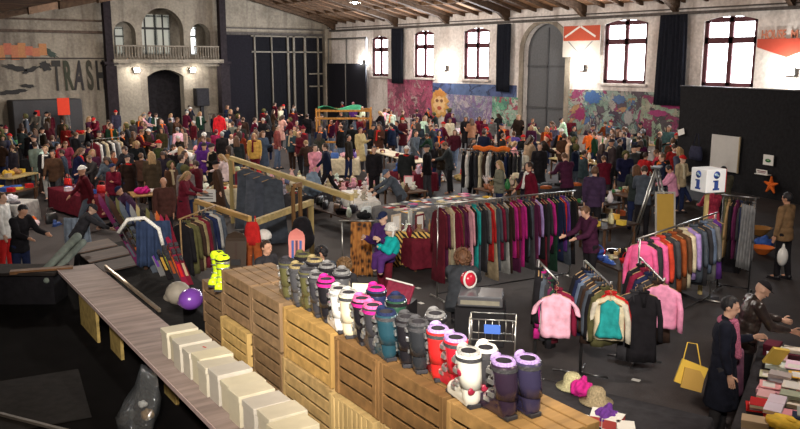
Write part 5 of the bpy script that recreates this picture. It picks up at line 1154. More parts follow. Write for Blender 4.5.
m = MB(); m.loft([[V((w_*math.copysign(abs(cos(a))**.5, cos(a)), t_*sin(a), z)) for a in [2*pi*j/20 for j in range(20)]] for w_, t_, z in ((.3, .09, -.5), (.32, .12, -.3), (.27, .08, -.05), (.25, .05, 0))]); m.tube([(-.15, 0, 0), (-.05, .02, .45), (.05, .02, .45), (.15, 0, 0)], .014, 6)
on(p+pn*.17, m, 'shoulder_bag', CLOTH, (.03, .032, .06), 'dark blue bag hanging on the black partition beside the whiteboard', 'bag', prz, bevel=0)
p = on_part(769, 160); e = empty('wall_notice', p+pn*.03, prz, 'white notice with a green oval emblem on the black partition', 'notice')
MB().box((0, 0, 0), (.42, .012, .34)).build('sheet', PAPER, e, 'white'); e = [k_ for k_ in bpy.data.objects if k_.parent == e][0]; MB().ell((0, -.012, -.02), (.12, .004, .06)).build('oval_emblem', PLAST, e, (.02, .12, .04)); MB().ell((.0, -.016, -.005), (.06, .003, .02)).build('emblem_mark', PLAST, e, (.25, .4, .2))
p = on_part(766, 171); e = empty('notice_shelf', p+pn*.13, prz, 'small shelf with red-lettered cards below the green emblem notice', 'shelf')
MB().box((0, 0, -.1), (.5, .22, .02)).build('shelf_board', MATTE, e, 'white'); MB().box((0, -.05, -.02), (.46, .012, .15), (.2, 0, 0)).build('card', PAPER, e, 'white'); MB().box((0, -.062, .0), (.36, .006, .025), (.2, 0, 0)).box((0, -.058, -.045), (.3, .006, .02), (.2, 0, 0)).build('printed_line', PAPER, e, 'maroon')
p = on_part(774, 185); m = MB()
for k in range(5):
    a = pi/2+k*2*pi/5; m.cap((0, 0, 0), .09, (.27*cos(a), -.02, .27*sin(a)), .03, 10)
on(p+pn*.12, m, 'starfish_cushion', KNIT, (.8, .16, .03), 'orange five-armed starfish cushion hanging on the black partition', 'cushion', prz, bevel=0)
# information cube on a post
ip = P(709, 169, 2.5); e = empty('information_sign', (ip.x, ip.y, 0), radians(-20), 'white cube sign with blue letter i symbols on a wooden post', 'sign')
S_ = .44; zc = 2.3
cube_o = MB().box((0, 0, zc), (S_, S_, S_)).build('cube', PAPER, e, (.8, .82, .84), bevel=.012)
MB().box((S_/2+.004, 0, zc), (.008, S_*.98, S_*.98)).build('red_face', PAPER, e, (.45, .03, .04)) if False else None
MB().box((0, 0, (zc-S_/2)/2), (.06, .06, zc-S_/2)).build('post', WOODZ, e, 'straw'); MB().box((0, 0, .03), (.5, .5, .06)).build('base_plate', MATTE, e, 'charcoal')
for rz in (0, -pi/2):
    M = Matrix.Rotation(rz, 4, 'Z') @ Matrix.Translation((0, -S_/2-.004, zc)) @ Matrix.Rotation(pi/2, 4, 'X')
    b = MB(); b.lathe([(.07, 0), (.07, .008)], (0, .115, 0), 24); b.box((0, -.07, .004), (.085, .17, .008)); b.box((-.03, -.0, .004), (.085, .03, .008)); b.box((0, -.15, .004), (.14, .034, .008))
    o = obj('letter_i', b.mesh('letter_i', PLAST), cube_o, (.04, .08, .3), mw=M)
    b = MB(); b.ell((-.015, .122, .008), (.036, .024, .003)).ell((.03, .1, .008), (.024, .016, .003)); obj('globe_mark', b.mesh('globe_mark', PLAST), cube_o, (.35, .5, .6), mw=M)
MB().box((S_/2+.005, 0, zc), (.008, S_*.99, S_*.99)).build('red_face', PAPER, cube_o, (.4, .03, .04))
# stepladder with a gold panel
lp = P(652, 246, 0); e = empty('stepladder', lp, radians(25), 'aluminium stepladder standing open behind the hot pink jackets', 'ladder')
for sy, nm in ((-.5, 'front_rail'), (.5, 'rear_rail')):
    for sx in (-1, 1): MB().tube([(sx*.33, sy, 0), (sx*.17, 0, 1.95)], .025, 6).build(nm, METAL, e, 'light grey')
for i in range(6):
    t = (i+.6)/6.3; MB().box((0, -.5*(1-t), 1.95*t), (.66-.32*t, .09, .025)).build('tread', METAL, e, 'light grey')
MB().box((0, 0, 1.96), (.42, .22, .04)).build('top_step', METAL, e, 'grey', bevel=.005)
p = P(654, 236, .25); e = empty('gold_panel', (lp.x-.38, lp.y-.62, -.06), radians(-40), 'gold painted panel in a pale frame leaning on the stepladder', 'picture')
MB().box((0, .16, .8), (.42, .02, 1.3), (-.2, 0, 0)).build('panel', PAPER, e, (.4, .25, .05)); 
for x in (-.22, .22): MB().box((x, .155, .8), (.04, .035, 1.36), (-.2, 0, 0)).build('frame_side', WOODZ, e, (.35, .33, .3))
for z in (.13, 1.47): MB().box((0, .155+.2*(z-.8), z), (.48, .035, .04), (-.2, 0, 0)).build('frame_bar', WOOD, e, (.35, .33, .3))
# things on the floor by the partition
for x, y, c_, k, lab, sc_ in ((731, 241, (.4, .08, .05), 'bowl', 'red-orange bowl on the dark stand beyond the grey coats', 2.2), (759, 235, (.3, .14, .04), 'bowl', 'wide brown bowl on the floor by the black partition', 2.6), (762, 254, 'orange', 'bowl', 'shallow orange bowl on the floor below the blue bundle', 2.2), (764, 246, 'blue', 'heap', 'dark blue cloth bundle between two bowls by the black partition', 1.2), (723, 232, 'white', 'heap', 'white cloth bundle beside the grey coat with lapels', 1.0)):
    p = P(x, y, .0 if k == 'bowl' else .01)
    if 'stand' in lab or 'white cloth' in lab: p = P(x, y, .62); on(V((p.x, p.y, 0)), MB().box((0, 0, .3), (.7, .55, .6)), 'low_stand', CLOTH, 'black', 'black covered stand under the '+('red-orange bowl' if k == 'bowl' else 'white cloth bundle'), 'stand', .3); p.z = .605
    o = obj({'bowl': 'bowl', 'heap': 'cloth_bundle'}[k], goods_mesh(k), None, c_); o.location = p; o.scale = (sc_,)*3; tag(o, lab, {'bowl': 'bowl', 'heap': 'bundle'}[k])
p = P(724, 252, .4); cloth_drop(P(748, 205, 1.9), .3, 1.2, CLOTH, 'pale grey cloth hanging from the low rail before the partition', 'hanging_cloth', 'cloth', prz, 'grey')
ra, rb_ = P(724, 196, 1.9), P(756, 199, 1.9); rack(ra, rb_, 1.92, 'rack of dark clothes standing before the whiteboard', col='grey')
fill(ra, rb_, 1.92, [('coat', 1.1, c, f'{c} coat on the rack before the whiteboard') for c in ('olive', 'tan', 'black', 'plum', 'navy', 'charcoal', 'black', 'grey')], 'coats on the rack before the whiteboard', jitter=.3)
# wall art on the window wall
def mural(px0, px1, z0, z1, cols, scale, warp, label, off=.03, blobs=None):
    y0, y1 = AX(px0, 90, 0, W).y, AX(px1, 90, 0, W).y
    e = empty('graffiti_art', (W-off, (y0+y1)/2, (z0+z1)/2), 0, label, 'graffiti')
    L = abs(y1-y0)
    if cols: MB().box((0, 0, 0), (.02, L, z1-z0)).build('painted_field', mural_mat('mural', cols, scale, warp), e)
    for i, (cy, cz, ry, rzz, c) in enumerate(blobs or ()):
        m = MB(); n = 24; m.loft([[V((x, (cy-.5)*L+ry*cos(2*pi*j/n)*(1+.22*sin(3*j+i)), (cz-.5)*(z1-z0)+rzz*sin(2*pi*j/n)*(1+.2*cos(2*j+i)))) for j in range(n)] for x in (-.01, -.022-.004*i)], smooth=False); m.build('painted_shape', MATTE, e, c)
    return e
mural(388, 433, 1.0, 3.35, [(.4,.07,.15), (.5,.16,.24), (.2,.06,.1), (.5,.36,.36), (.42,.1,.18)], 1.5, .7, 'pink graffiti figures on the window wall, balcony side')
mural(433, 448, 1.2, 2.95, None, 1, 1, 'golden lion-like face graffiti between pink and violet graffiti', .05, [(.5, .45, .75, .8, (.6, .33, .1)), (.5, .42, .5, .5, (.75, .5, .25)), (.35, .55, .13, .1, (.2, .08, .04)), (.65, .55, .13, .1, (.2, .08, .04)), (.5, .3, .2, .12, (.45, .1, .06)), (.5, .8, .5, .18, (.5, .22, .06))])
mural(433, 517, 2.55, 3.2, [(.06,.09,.22), (.08,.13,.28), (.12,.16,.28)], .4, .5, 'dark blue painted band below the second and third windows', .025)
mural(448, 493, 1.0, 2.56, [(.3,.25,.38), (.18,.17,.3), (.42,.38,.42), (.3,.33,.36), (.22,.14,.3)], 1.9, .9, 'violet and grey graffiti lettering below the dark blue band', .028)
mural(493, 520, 1.0, 2.56, [(.08,.25,.2), (.3,.45,.36), (.12,.35,.22), (.5,.5,.45), (.35,.08,.12)], 1.9, .9, 'green graffiti beside the grey arched door', .029)
mural(565, 655, .9, 3.1, [(.06,.12,.27), (.2,.29,.24), (.32,.3,.28), (.24,.04,.12), (.1,.2,.2), (.34,.2,.1), (.05,.03,.06), (.25,.32,.28), (.08,.06,.08)], 1.5, .8, 'large multicoloured graffiti between the grey door and the wide curtain', .03,
      [(.66, .84, .5, .3, (.05, .12, .3)), (.36, .82, .35, .2, (.07, .13, .27)), (.8, .45, .3, .3, (.25, .03, .11)), (.25, .45, .25, .32, (.3, .3, .3))])
mural(643, 690, .9, 2.95, [(.25,.03,.12), (.26,.35,.26), (.3,.3,.23), (.2,.26,.18), (.2,.03,.09), (.06,.05,.06)], 1.4, .8, 'magenta and pale green graffiti running behind the wide curtain', .05, [(.3, .8, .7, .14, (.3, .03, .13)), (.62, .62, .5, .14, (.28, .04, .14))])
# posters with the roof-line emblem
def wall_rect(px0, py0, px1, py1): 
    a, b = AX(px0, py0, 0, W), AX(px1, py1, 0, W); return a, b
a, b = wall_rect(565, 26, 601, 57); e = empty('wall_poster', (W-.1, (a.y+b.y)/2, (a.z+b.z)/2), -pi/2, 'red and white poster with roof-line chevrons beside the grey arched door', 'poster')
L = abs(a.y-b.y); Hh = a.z-b.z
MB().box((0, 0, 0), (L, .02, Hh)).build('sheet', PAPER, e, (.66, .63, .58)); e = [k_ for k_ in bpy.data.objects if k_.parent == e][0]; MB().box((0, -.014, Hh*.25), (L*.97, .01, Hh*.47)).build('red_field', PAPER, e, (.5, .09, .05))
for sx in (-1, 1): MB().box((sx*L*.21-.08, -.022, Hh*.3), (L*.46, .008, .09), (0, sx*.5, 0)).build('roof_line', PAPER, e, (.75, .72, .68)); MB().box((sx*L*.17-.06, -.014, -Hh*.2), (L*.4, .008, .05), (0, -sx*.7, 0)).build('chevron_line', PAPER, e, (.28, .28, .3))
a, b = wall_rect(758, 41, 812, 52); e = empty('wall_banner', (W-.05, (a.y+b.y)/2, (a.z+b.z)/2), -pi/2, 'red pointed pennant painted beside the largest window', 'banner')
L = abs(a.y-b.y); MB().add([(-L/2, -.01, .3), (L/2, -.01, .3), (L/2, -.01, -.05), (.15, -.01, -.42), (-L/2, -.01, -.02), (-L/2, .01, .3), (L/2, .01, .3), (L/2, .01, -.05), (.15, .01, -.42), (-L/2, .01, -.02)], [(0, 1, 2, 3, 4), (9, 8, 7, 6, 5)]+[(i, (i+1) % 5, 5+(i+1) % 5, 5+i) for i in range(5)]).build('pennant', PAPER, e, (.5, .08, .05))
o = text('HOUSE', .5, .02, MATTE, 'wall_lettering', None, Matrix.Translation((W-.04, AX(774, 35, 0, W).y, AX(774, 35, 0, W).z)) @ Matrix.Rotation(-pi/2, 4, 'Z') @ Matrix.Rotation(pi/2, 4, 'X') @ Matrix.Diagonal((.62, 1, 1, 1)), (.55, .2, .12), .01); tag(o, 'orange-red letters HOUSE painted above the red pennant', 'lettering')
o = text('M', .5, .02, MATTE, 'wall_lettering', None, Matrix.Translation((W-.04, AX(795, 35, 0, W).y, AX(795, 35, 0, W).z)) @ Matrix.Rotation(-pi/2, 4, 'Z') @ Matrix.Rotation(pi/2, 4, 'X') @ Matrix.Diagonal((.8, 1, 1, 1)), (.55, .2, .12), .01); tag(o, 'single orange-red letter M painted after the word HOUSE', 'lettering')
# gable wall graffiti
def gable_text(body, pxc, pyc, h, c, sx, label, bold=.03, letters=True):
    p = AX(pxc, pyc, 1, D); e = empty('wall_graffiti', (p.x, D-.03, p.z), 0, label, 'graffiti'); n = len(body)
    for i, ch in enumerate(body):
        if ch == ' ': continue
        text(ch, h, .03, MATTE, 'letter', e, Matrix.Translation(((i-(n-1)/2)*h*sx, -.0-.004*i, 0)) @ Matrix.Rotation(pi/2, 4, 'X') @ Matrix.Rotation(.06*sin(i*2.3), 4, 'Z') @ Matrix.Diagonal((sx*1.25, 1, 1, 1)), c[i % len(c)], bold)
    return e
gable_text('TRASH', 79, 77, 2.25, [(.022,.02,.018), (.03,.035,.018), (.022,.018,.02), (.035,.032,.02), (.018,.016,.016)], .27, 'big dark graffiti letters on the back wall beside the column', .07)
e = empty('wall_graffiti', (AX(15, 51, 1, D).x, D-.03, AX(15, 51, 1, D).z), 0, 'orange-red painted block of strokes high on the back wall at the frame edge', 'graffiti')
for i in range(9): MB().box((-1.45+i*.36, -.002*i, .1*sin(i*2.6)), (.4, .02, .9-.05*i+.16*sin(i*1.7))).build('painted_stroke', MATTE, e, (.42, .12+.03*(i % 3), .07))
for i, (x, y, w_, h_, a) in enumerate(((15, 68, 1.2, .3, .2), (30, 70, .9, .25, -.4), (45, 66, .6, .5, .5), (12, 92, 1.6, .25, -.1), (28, 86, .8, .2, .1), (50, 53, .9, .3, .6), (44, 50, .3, .6, -.3))):
    p = AX(x, y, 1, D); m = MB(); n = 20; m.loft([[V((w_/2*cos(2*pi*j/n)*(1+.3*sin(3*j+i)), yy, h_/2*sin(2*pi*j/n)*(1+.3*cos(2*j)))) for j in range(n)] for yy in (0, -.02)], smooth=False)
    o = m.build('graffiti_art_stroke', MATTE, None, (.02, .018, .018) if i < 5 else (.03, .05, .04), (p.x, D-.02, p.z)); o.rotation_euler = (0, a, 0)
    tag(o, f'{("first", "second", "third", "fourth", "fifth", "sixth", "seventh")[i]} dark paint stroke from the frame edge, around the orange-red block', 'graffiti', 'dark paint strokes on the back wall')
p = AX(201, 97, 1, D-.4); e = empty('speaker_cabinet', (p.x, D-.45, 0), 0, 'black square loudspeaker cabinet by the column under the balcony', 'loudspeaker')
MB().box((0, 0, 2.25), (.85, .5, 1.1)).build('cabinet', MATTE, e, 'black', bevel=.02); MB().box((0, -.256, 2.25), (.75, .012, .95)).build('grille_cloth', CLOTH, e, 'charcoal'); MB().box((0, 0, .85), (.2, .2, 1.7)).box((0, 0, .03), (.7, .45, .06)).build('stand', MATTE, e, 'black')
p = P(313, 178, 1.6); m = MB(); m.cap((0, 0, 0), .17, (0, 0, -.22), .24); me = remesh(m, 'bundle', CLOTH, .03)
for v in me.vertices: v.co += v.normal*noise.noise(v.co*9)*.05
o = obj('hanging_bundle', me, None, (.2, .27, .36)); o.location = p; tag(o, 'pale blue bundle tied on the slanting wooden rail', 'bundle')
e = empty('red_notice_board', AX(63, 101, 1, D-3), 0, 'bright red square board above the crowd below the big letters', 'board'); e.location.z = 0; zt = AX(63, 97, 1, D-3).z
MB().box((0, 0, zt-.5), (.62, .04, .9)).build('board', PAPER, e, (.7, .06, .03)); MB().box((0, .03, (zt-.5)/2), (.06, .05, zt-.5)).build('post', WOODZ, e, 'brown')
e = empty('grey_van_box', AX(45, 104, 1, D-.75), 0, 'long dark grey box container against the back wall under the letters', 'container'); e.location.z = 0
MB().box((0, 0, 1.2), (3.6, 1.2, 2.4)).build('container_body', MATTE, e, (.05, .05, .055), bevel=.04); MB().box((-.6, -.62, 1.6), (.25, .04, .5)).build('red_light', PLAST, e, 'red')
# orange wooden frame with green cloth
def stick(m, a, b, r=.04): m.tube([a, b], r, 8)
fp = P(344, 158, 0); e = empty('wooden_stall', fp, radians(-38), 'orange wooden stall frame with a green cloth on its top', 'frame')
for i, (x, y) in enumerate(((-1.25, 0), (1.25, 0), (-1.25, 1.4), (1.25, 1.4))): MB().box((x, y, 1.15), (.08, .08, 2.3)).build('post', WOODZ, e, (.5, .23, .05))
for y, z in ((0, 2.2), (0, 1.85), (1.4, 2.2), (0, .75)): MB().box((0, y, z), (2.5, .07, .09)).build('crossbar', WOOD, e, (.5, .23, .05))
m = MB(); m.loft([[V((-1.2+2.0*t, y, 2.27+.1*sin(y*3+t*5)+.06*sin(t*9))) for t in [i/12 for i in range(13)]]+[V((-1.2+2.0*t, y, 2.25+.1*sin(y*3+t*5)+.06*sin(t*9))) for t in [1-i/12 for i in range(13)]] for y in [.1+.13*k for k in range(11)]])
m.build('green_cloth', CLOTH, e, (.03, .25, .13))
for i, (dx, c_) in enumerate(((-.3, 'maroon'), (.1, 'charcoal'), (.5, 'slate'))):
    q = fp+Matrix.Rotation(radians(-38), 3, 'Z') @ V((dx, -.12, 1.86)); garment(q, radians(-38+80), 'coat', 1.0, c_, f'{c_} coat hanging on the orange wooden stall frame', 'coats on the orange frame')
# silver framed panel, gear boxes
p = P(83, 200, 0); e = empty('silver_panel', (p.x, p.y, .05), radians(-30), 'silver framed panel with two dark slots beside the maroon top man', 'panel')
MB().box((0, 0, .45), (.72, .06, .6)).build('frame', METAL, e, (.55, .57, .6), bevel=.01); MB().box((0, -.034, .57), (.56, .01, .13)).build('slot', MATTE, e, 'black'); MB().box((0, -.034, .32), (.56, .01, .13)).build('slot', MATTE, e, 'black'); MB().box((-.3, .0, .07), (.05, .3, .15)).build('foot', MATTE, e, 'grey'); MB().box((.3, 0, .07), (.05, .3, .15)).build('foot', MATTE, e, 'grey')
p = P(207, 206, .55); e = empty('small_white_sign', (p.x, p.y, .7), radians(-38), 'small white sign board with grey printed lines below the maroon coat person', 'sign')
MB().box((0, 0, .14), (.5, .03, .34)).build('board', PAPER, e, 'white'); [MB().box((0, -.018, .06+.07*k), (.36, .006, .025)).build('printed_line', PAPER, e, 'grey') for k in range(3)]; MB().box((0, .03, -.35), (.05, .05, .7)).build('post', WOODZ, e, 'brown')
p = P(481, 293, .8); p.z = 0; e = empty('grey_case', (p.x, p.y, .62), radians(-48), 'flat grey appliance on a black crate beside the crouching person', 'appliance')
MB().box((0, 0, .09), (.72, .5, .16)).build('case_body', PLAST, e, (.1, .1, .11), bevel=.02); MB().box((0, 0, .185), (.7, .47, .03), (.05, 0, 0)).build('case_lid', PLAST, e, (.17, .18, .2), bevel=.01); MB().box((0, -.256, .09), (.62, .012, .07)).build('front_strip', MATTE, e, (.3, .28, .22))
on(V((p.x, p.y, 0)), MB().box((0, 0, .31), (.8, .6, .62)), 'black_crate', MATTE, 'black', 'black crate carrying the flat grey appliance', 'crate', radians(-48), bevel=.01)
p = P(468, 279, .98); on(p, MB().ell((0, 0, 0), (.13, .13, .13), None, 20, 12).tube([(.13*cos(a), -.05+.02*sin(a), .13*sin(a)) for a in [2*pi*i/20 for i in range(21)]], .02, 6, mi=1), 'red_ball', [PLAST, fixmat('rim_white', 'white')], (.6, .02, .05), 'round red and white ball on the back of the crouching person', 'ball', bevel=0)
p = P(399, 297, 2.0); e = empty('red_case', P(399, 300, 1.0), radians(-60), 'dark red flat case tilted behind the pink-topped ski boots', 'case')
MB().box((0, 0, .12), (.42, .04, .3), (-.5, .15, 0)).build('case_body', LEATH, e, 'burgundy', bevel=.008); MB().box((0, .03, .27), (.43, .045, .02), (-.5, .15, 0)).build('case_edge', MATTE, e, 'white')
on(V((e.location.x, e.location.y+.05, 0)), MB().box((0, 0, .49), (.5, .4, .98)), 'black_plinth', MATTE, 'black', 'black plinth under the tilted dark red case', 'plinth', radians(-60))
for x, y in ((421, 303), (418, 288), (455, 330), (405, 325), (636, 380), (640, 354)):
    on(P(x, y, .004)+V((0, 0, 0)), MB().box((0, 0, 0), (.12, .08, .004)), 'paper_scrap', PAPER, 'white', f'white paper scrap on the floor {dict([((421,303),"beside the flat grey appliance"),((418,288),"before the tiger striped cloth"),((455,330),"behind the silver-buckled boots"),((405,325),"by the black plinth"),((636,380),"in the open dark floor by the hat table"),((640,354),"in the open dark floor below the turquoise top")])[(x,y)]}', 'paper', rnd.uniform(0, 3), bevel=0)
# ================================================================== NAMED FIGURES
def obstacles():
    out = []
    for o in THINGS:
        c = o.get('category')
        if c in ('table', 'counter', 'partition', 'stand', 'crate', 'appliance', 'ladder', 'frame', 'container', 'rack', 'sign', 'lamp') and o.location.z < 1.2 and not o.parent:
            if c == 'lamp': continue
            ks = o.children or (o,); lo = V((1e6, 1e6)); hi = V((-1e6, -1e6))
            for k in ks:
                M = k.matrix_local if k is not o else Matrix.Identity(4)
                for q in k.bound_box:
                    q = M @ V(q)
                    lo = V((min(lo.x, q.x), min(lo.y, q.y))); hi = V((max(hi.x, q.x), max(hi.y, q.y)))
            wd2 = .3 if c == 'rack' else 0
            out.append((V((o.location.x, o.location.y)), o.rotation_euler.z, lo-V((wd2*.2, wd2)), hi+V((wd2*.2, wd2))))
    return out
bpy.context.view_layer.update()
OBST = obstacles()+[(V((c_.x, c_.y)), r_, V((-l_/2, -w_/2)), V((l_/2, w_/2))) for c_, r_, l_, w_ in SPREADS+RAILS]; FOLK = []
def hits(q, r):
    for c, rz, lo, hi in OBST:
        u = Matrix.Rotation(-rz, 2) @ (q-c)
        if lo.x-r < u.x < hi.x+r and lo.y-r < u.y < hi.y+r: return True
    return any((q-w_).length < r+rw for w_, rw in FOLK)
def clear_spot(q, hd=0, fwd=0, reach=1.3, must=True, rad=.27):
    d = q.normalized(); n_ = V((-d.y, d.x)); best = q; f = V((cos(hd), sin(hd)))
    for k in range(0, 27):
        for s_ in (0, .12, -.12):
            st = (k+1)//2*.1*(1 if k % 2 else -1)
            if abs(st) > reach: continue
            t = q+d*st+n_*s_
            if t.x > W-.45 or t.y > D-1.1: continue
            if not hits(t, rad) and (not fwd or not hits(t+f*fwd, .16)):
                FOLK.append((t, rad)); 
                if fwd: FOLK.append((t+f*fwd, .16))
                return t
    if must: FOLK.append((q, .27)); return q
    return None
def fig(px_, py, label, face, z=None, h=1.7, pose='stand', **kw):
    """standing figure whose head top is seen at the given point"""
    me, J = body(pose, kw.get('lod', 'mid')); zt = (J['head'].z+.13)*h/1.7; p = P(px_, py, zt)
    if p.x > W-.6: p = CC+(p-CC)*((W-.6)/p.x)
    hd = J['head']; a = radians(face-90); off = V((hd.x*cos(a)-hd.y*sin(a), hd.x*sin(a)+hd.y*cos(a), 0))*h/1.7
    q = V((p.x-off.x, p.y-off.y)); fwd = {'bend': .6, 'lean': .45, 'browse': .32, 'reach': .45, 'hold': .2}.get(pose, 0)
    if EXACT: FOLK.append((q, .3))
    else: q = clear_spot(q, a+pi/2, fwd)
    return person((q.x, q.y), face, label, pose, h=h, **kw)
# the woman with the child
EXACT = True
wm = fig(383, 211, 'person in purple jacket and navy cap holding a child in turquoise', LEFT+55, pose='hold', coat_c=(.055, .02, .11), tr_c='maroon', hs='cap', hc='navy', lod='hero', h=1.72, style='puffy')
c0 = wm.location; a = radians(LEFT+40)
ch = empty('person', V((c0.x, c0.y, .98))+V((-sin(YAW), -cos(YAW), 0))*.3+CR*.13, radians(LEFT+25-90), 'small child in turquoise jacket and white hat, carried in arms', 'person')
ch.scale = (1.25,)*3; ch.location.z -= .08
m = MB(); m.ell((0, 0, .2), (.12, .1, .17)); m.ell((0, 0, .44), (.075, .082, .09)); m.ell((0, .05, .42), (.05, .04, .05)); m.cap((0, 0, .3), .045, (0, 0, .38), .04); m.cap((0, .08, .425), .01, (0, .085, .42), .012, 8)
for sx in (-1, 1): m.cap((sx*.1, 0, .28), .04, (sx*.13, .1, .16), .035); m.cap((sx*.13, .1, .16), .03, (sx*.06, .18, .2), .026); m.cap((sx*.06, .02, .1), .06, (sx*.1, .2, .05), .05); m.cap((sx*.1, .2, .05), .045, (sx*.11, .22, -.15), .035)
ex = MB(); [ex.ell((sx*.028, .083, .445), (.011, .006, .008), None, 8, 6, 1) for sx in (-1, 1)]
obj('body', remesh(m, 'child_body', [SKINM, EYE], .011, 2, ex), ch, SKIN[3])
m = MB(); m.ell((0, 0, .2), (.15, .13, .17)); [m.cap((sx*.1, 0, .28), .06, (sx*.14, .1, .16), .055) and m.cap((sx*.14, .1, .16), .055, (sx*.07, .16, .2), .045) for sx in (-1, 1)]; me_ = remesh(m, 'child_jacket', CLOTH, .014); obj('jacket', me_, ch, (.01, .42, .42))
m = MB(); [m.cap((sx*.06, .02, .1), .075, (sx*.1, .2, .05), .065) and m.cap((sx*.1, .2, .05), .06, (sx*.11, .22, -.12), .05) for sx in (-1, 1)]; obj('trousers', remesh(m, 'child_trousers', CLOTH, .016), ch, (.09, .03, .17))
m = MB(); m.lathe([(.088, .0), (.092, .03), (.085, .08), (.05, .115), (.001, .122)], (0, 0, .44)); m.tube([(.09*cos(q), .09*sin(q), .46) for q in [2*pi*i/18 for i in range(19)]], .016, 6); [m.cap((sx*.083, 0, .45), .022, (sx*.08, .01, .37), .018, 8) for sx in (-1, 1)]; m.build('knitted_hat', KNIT, ch, 'white')
# others one can single out
fig(266, 240, 'person with cropped hair and dark grey jacket between bare lid crates and snowboard', RIGHT-30, h=1.66, pose='stand', coat_c='charcoal', tr_c='black', hs='short', hc='dark brown', lod='hero', skin=SKIN[0])
fig(321, 246, 'person with dark curly hair seen from behind, over the olive boots', AWAY+20, h=1.62, coat_c='slate', tr_c='black', hs='curly', hc='black', lod='hero')
fig(345, 258, 'person in brown fur hood just behind the far white boots', AWAY-30, h=1.45, coat_c='charcoal', tr_c='black', hs='furhood', hc=(.16, .09, .04), lod='mid')
fig(463, 250, 'person crouching in dark grey jacket with brown fur hood, back turned', AWAY-10, pose='crouch', coat_c=(.045, .05, .06), tr_c='black', hs='furhood', hc=(.13, .06, .03), lod='mid', h=1.9, style='puffy')
wd_ = fig(731, 296, 'person with short black hair in long dark navy coat and pink scarf, near corner', RIGHT-25, pose='carry', coat_c=(.012, .014, .026), tr_c='charcoal', hs='short', hc='black', style='long', lod='hero', h=1.76, scarf=(.5, .15, .25), skin=SKIN[1])
FOLKO = []
FOLKO.append(fig(763, 280, 'person in black leather jacket and dark cap looking down at the heap', RIGHT-5, pose='browse', coat_c=(.03, .02, .018), tr_c='black', hs='cap', hc='black', lod='hero', h=1.72))
for o_ in FOLKO[-1].children:
    if o_.name.startswith('jacket'): o_.material_slots[0].link = 'OBJECT'; o_.material_slots[0].material = LEATH
on(P(690, 386, .78), MB().box((0, 0, .14), (.06, .3, .28), (.3, .2, 0)).box((.05, .02, .12), (.04, .26, .26), (.3, .2, .1), mi=1).box((-.05, -.02, .1), (.03, .24, .24), (.25, .3, .2), mi=2).tube([(0, -.1, .26), (.05, -.05, .5), (.08, .05, .5), (0, .1, .28)], .008, 6), 'paper_bag', [PAPER, fixmat('bag_teal', (.05, .25, .25)), fixmat('bag_gold', (.5, .3, .06))], (.75, .5, .08), 'yellow printed carrier bag hanging behind the long navy coat', 'bag', radians(38))
on(P(739, 352, .95), MB().cap((0, 0, .0), .06, (0, 0, -.5), .09), 'draped_shirt', CLOTH, (.22, .09, .15), 'dusky pink garment held at the front of the long navy coat', 'garment', bevel=0)
on(P(776, 356, 1.0), MB().box((0, 0, 0), (.22, .04, .26), (.5, .2, 0)), 'magazine', PAPER, (.7, .5, .1), 'yellow magazine held over the heaped table by the leather jacket', 'magazine', radians(-30))
EXACT = False
fig(580, 201, 'person in dark plum jumper with pale cuffs at the aisle end of the long rack', LEFT+25, h=1.72, pose='browse', coat_c=(.05, .012, .035), tr_c='black', hs='short', hc='brown')
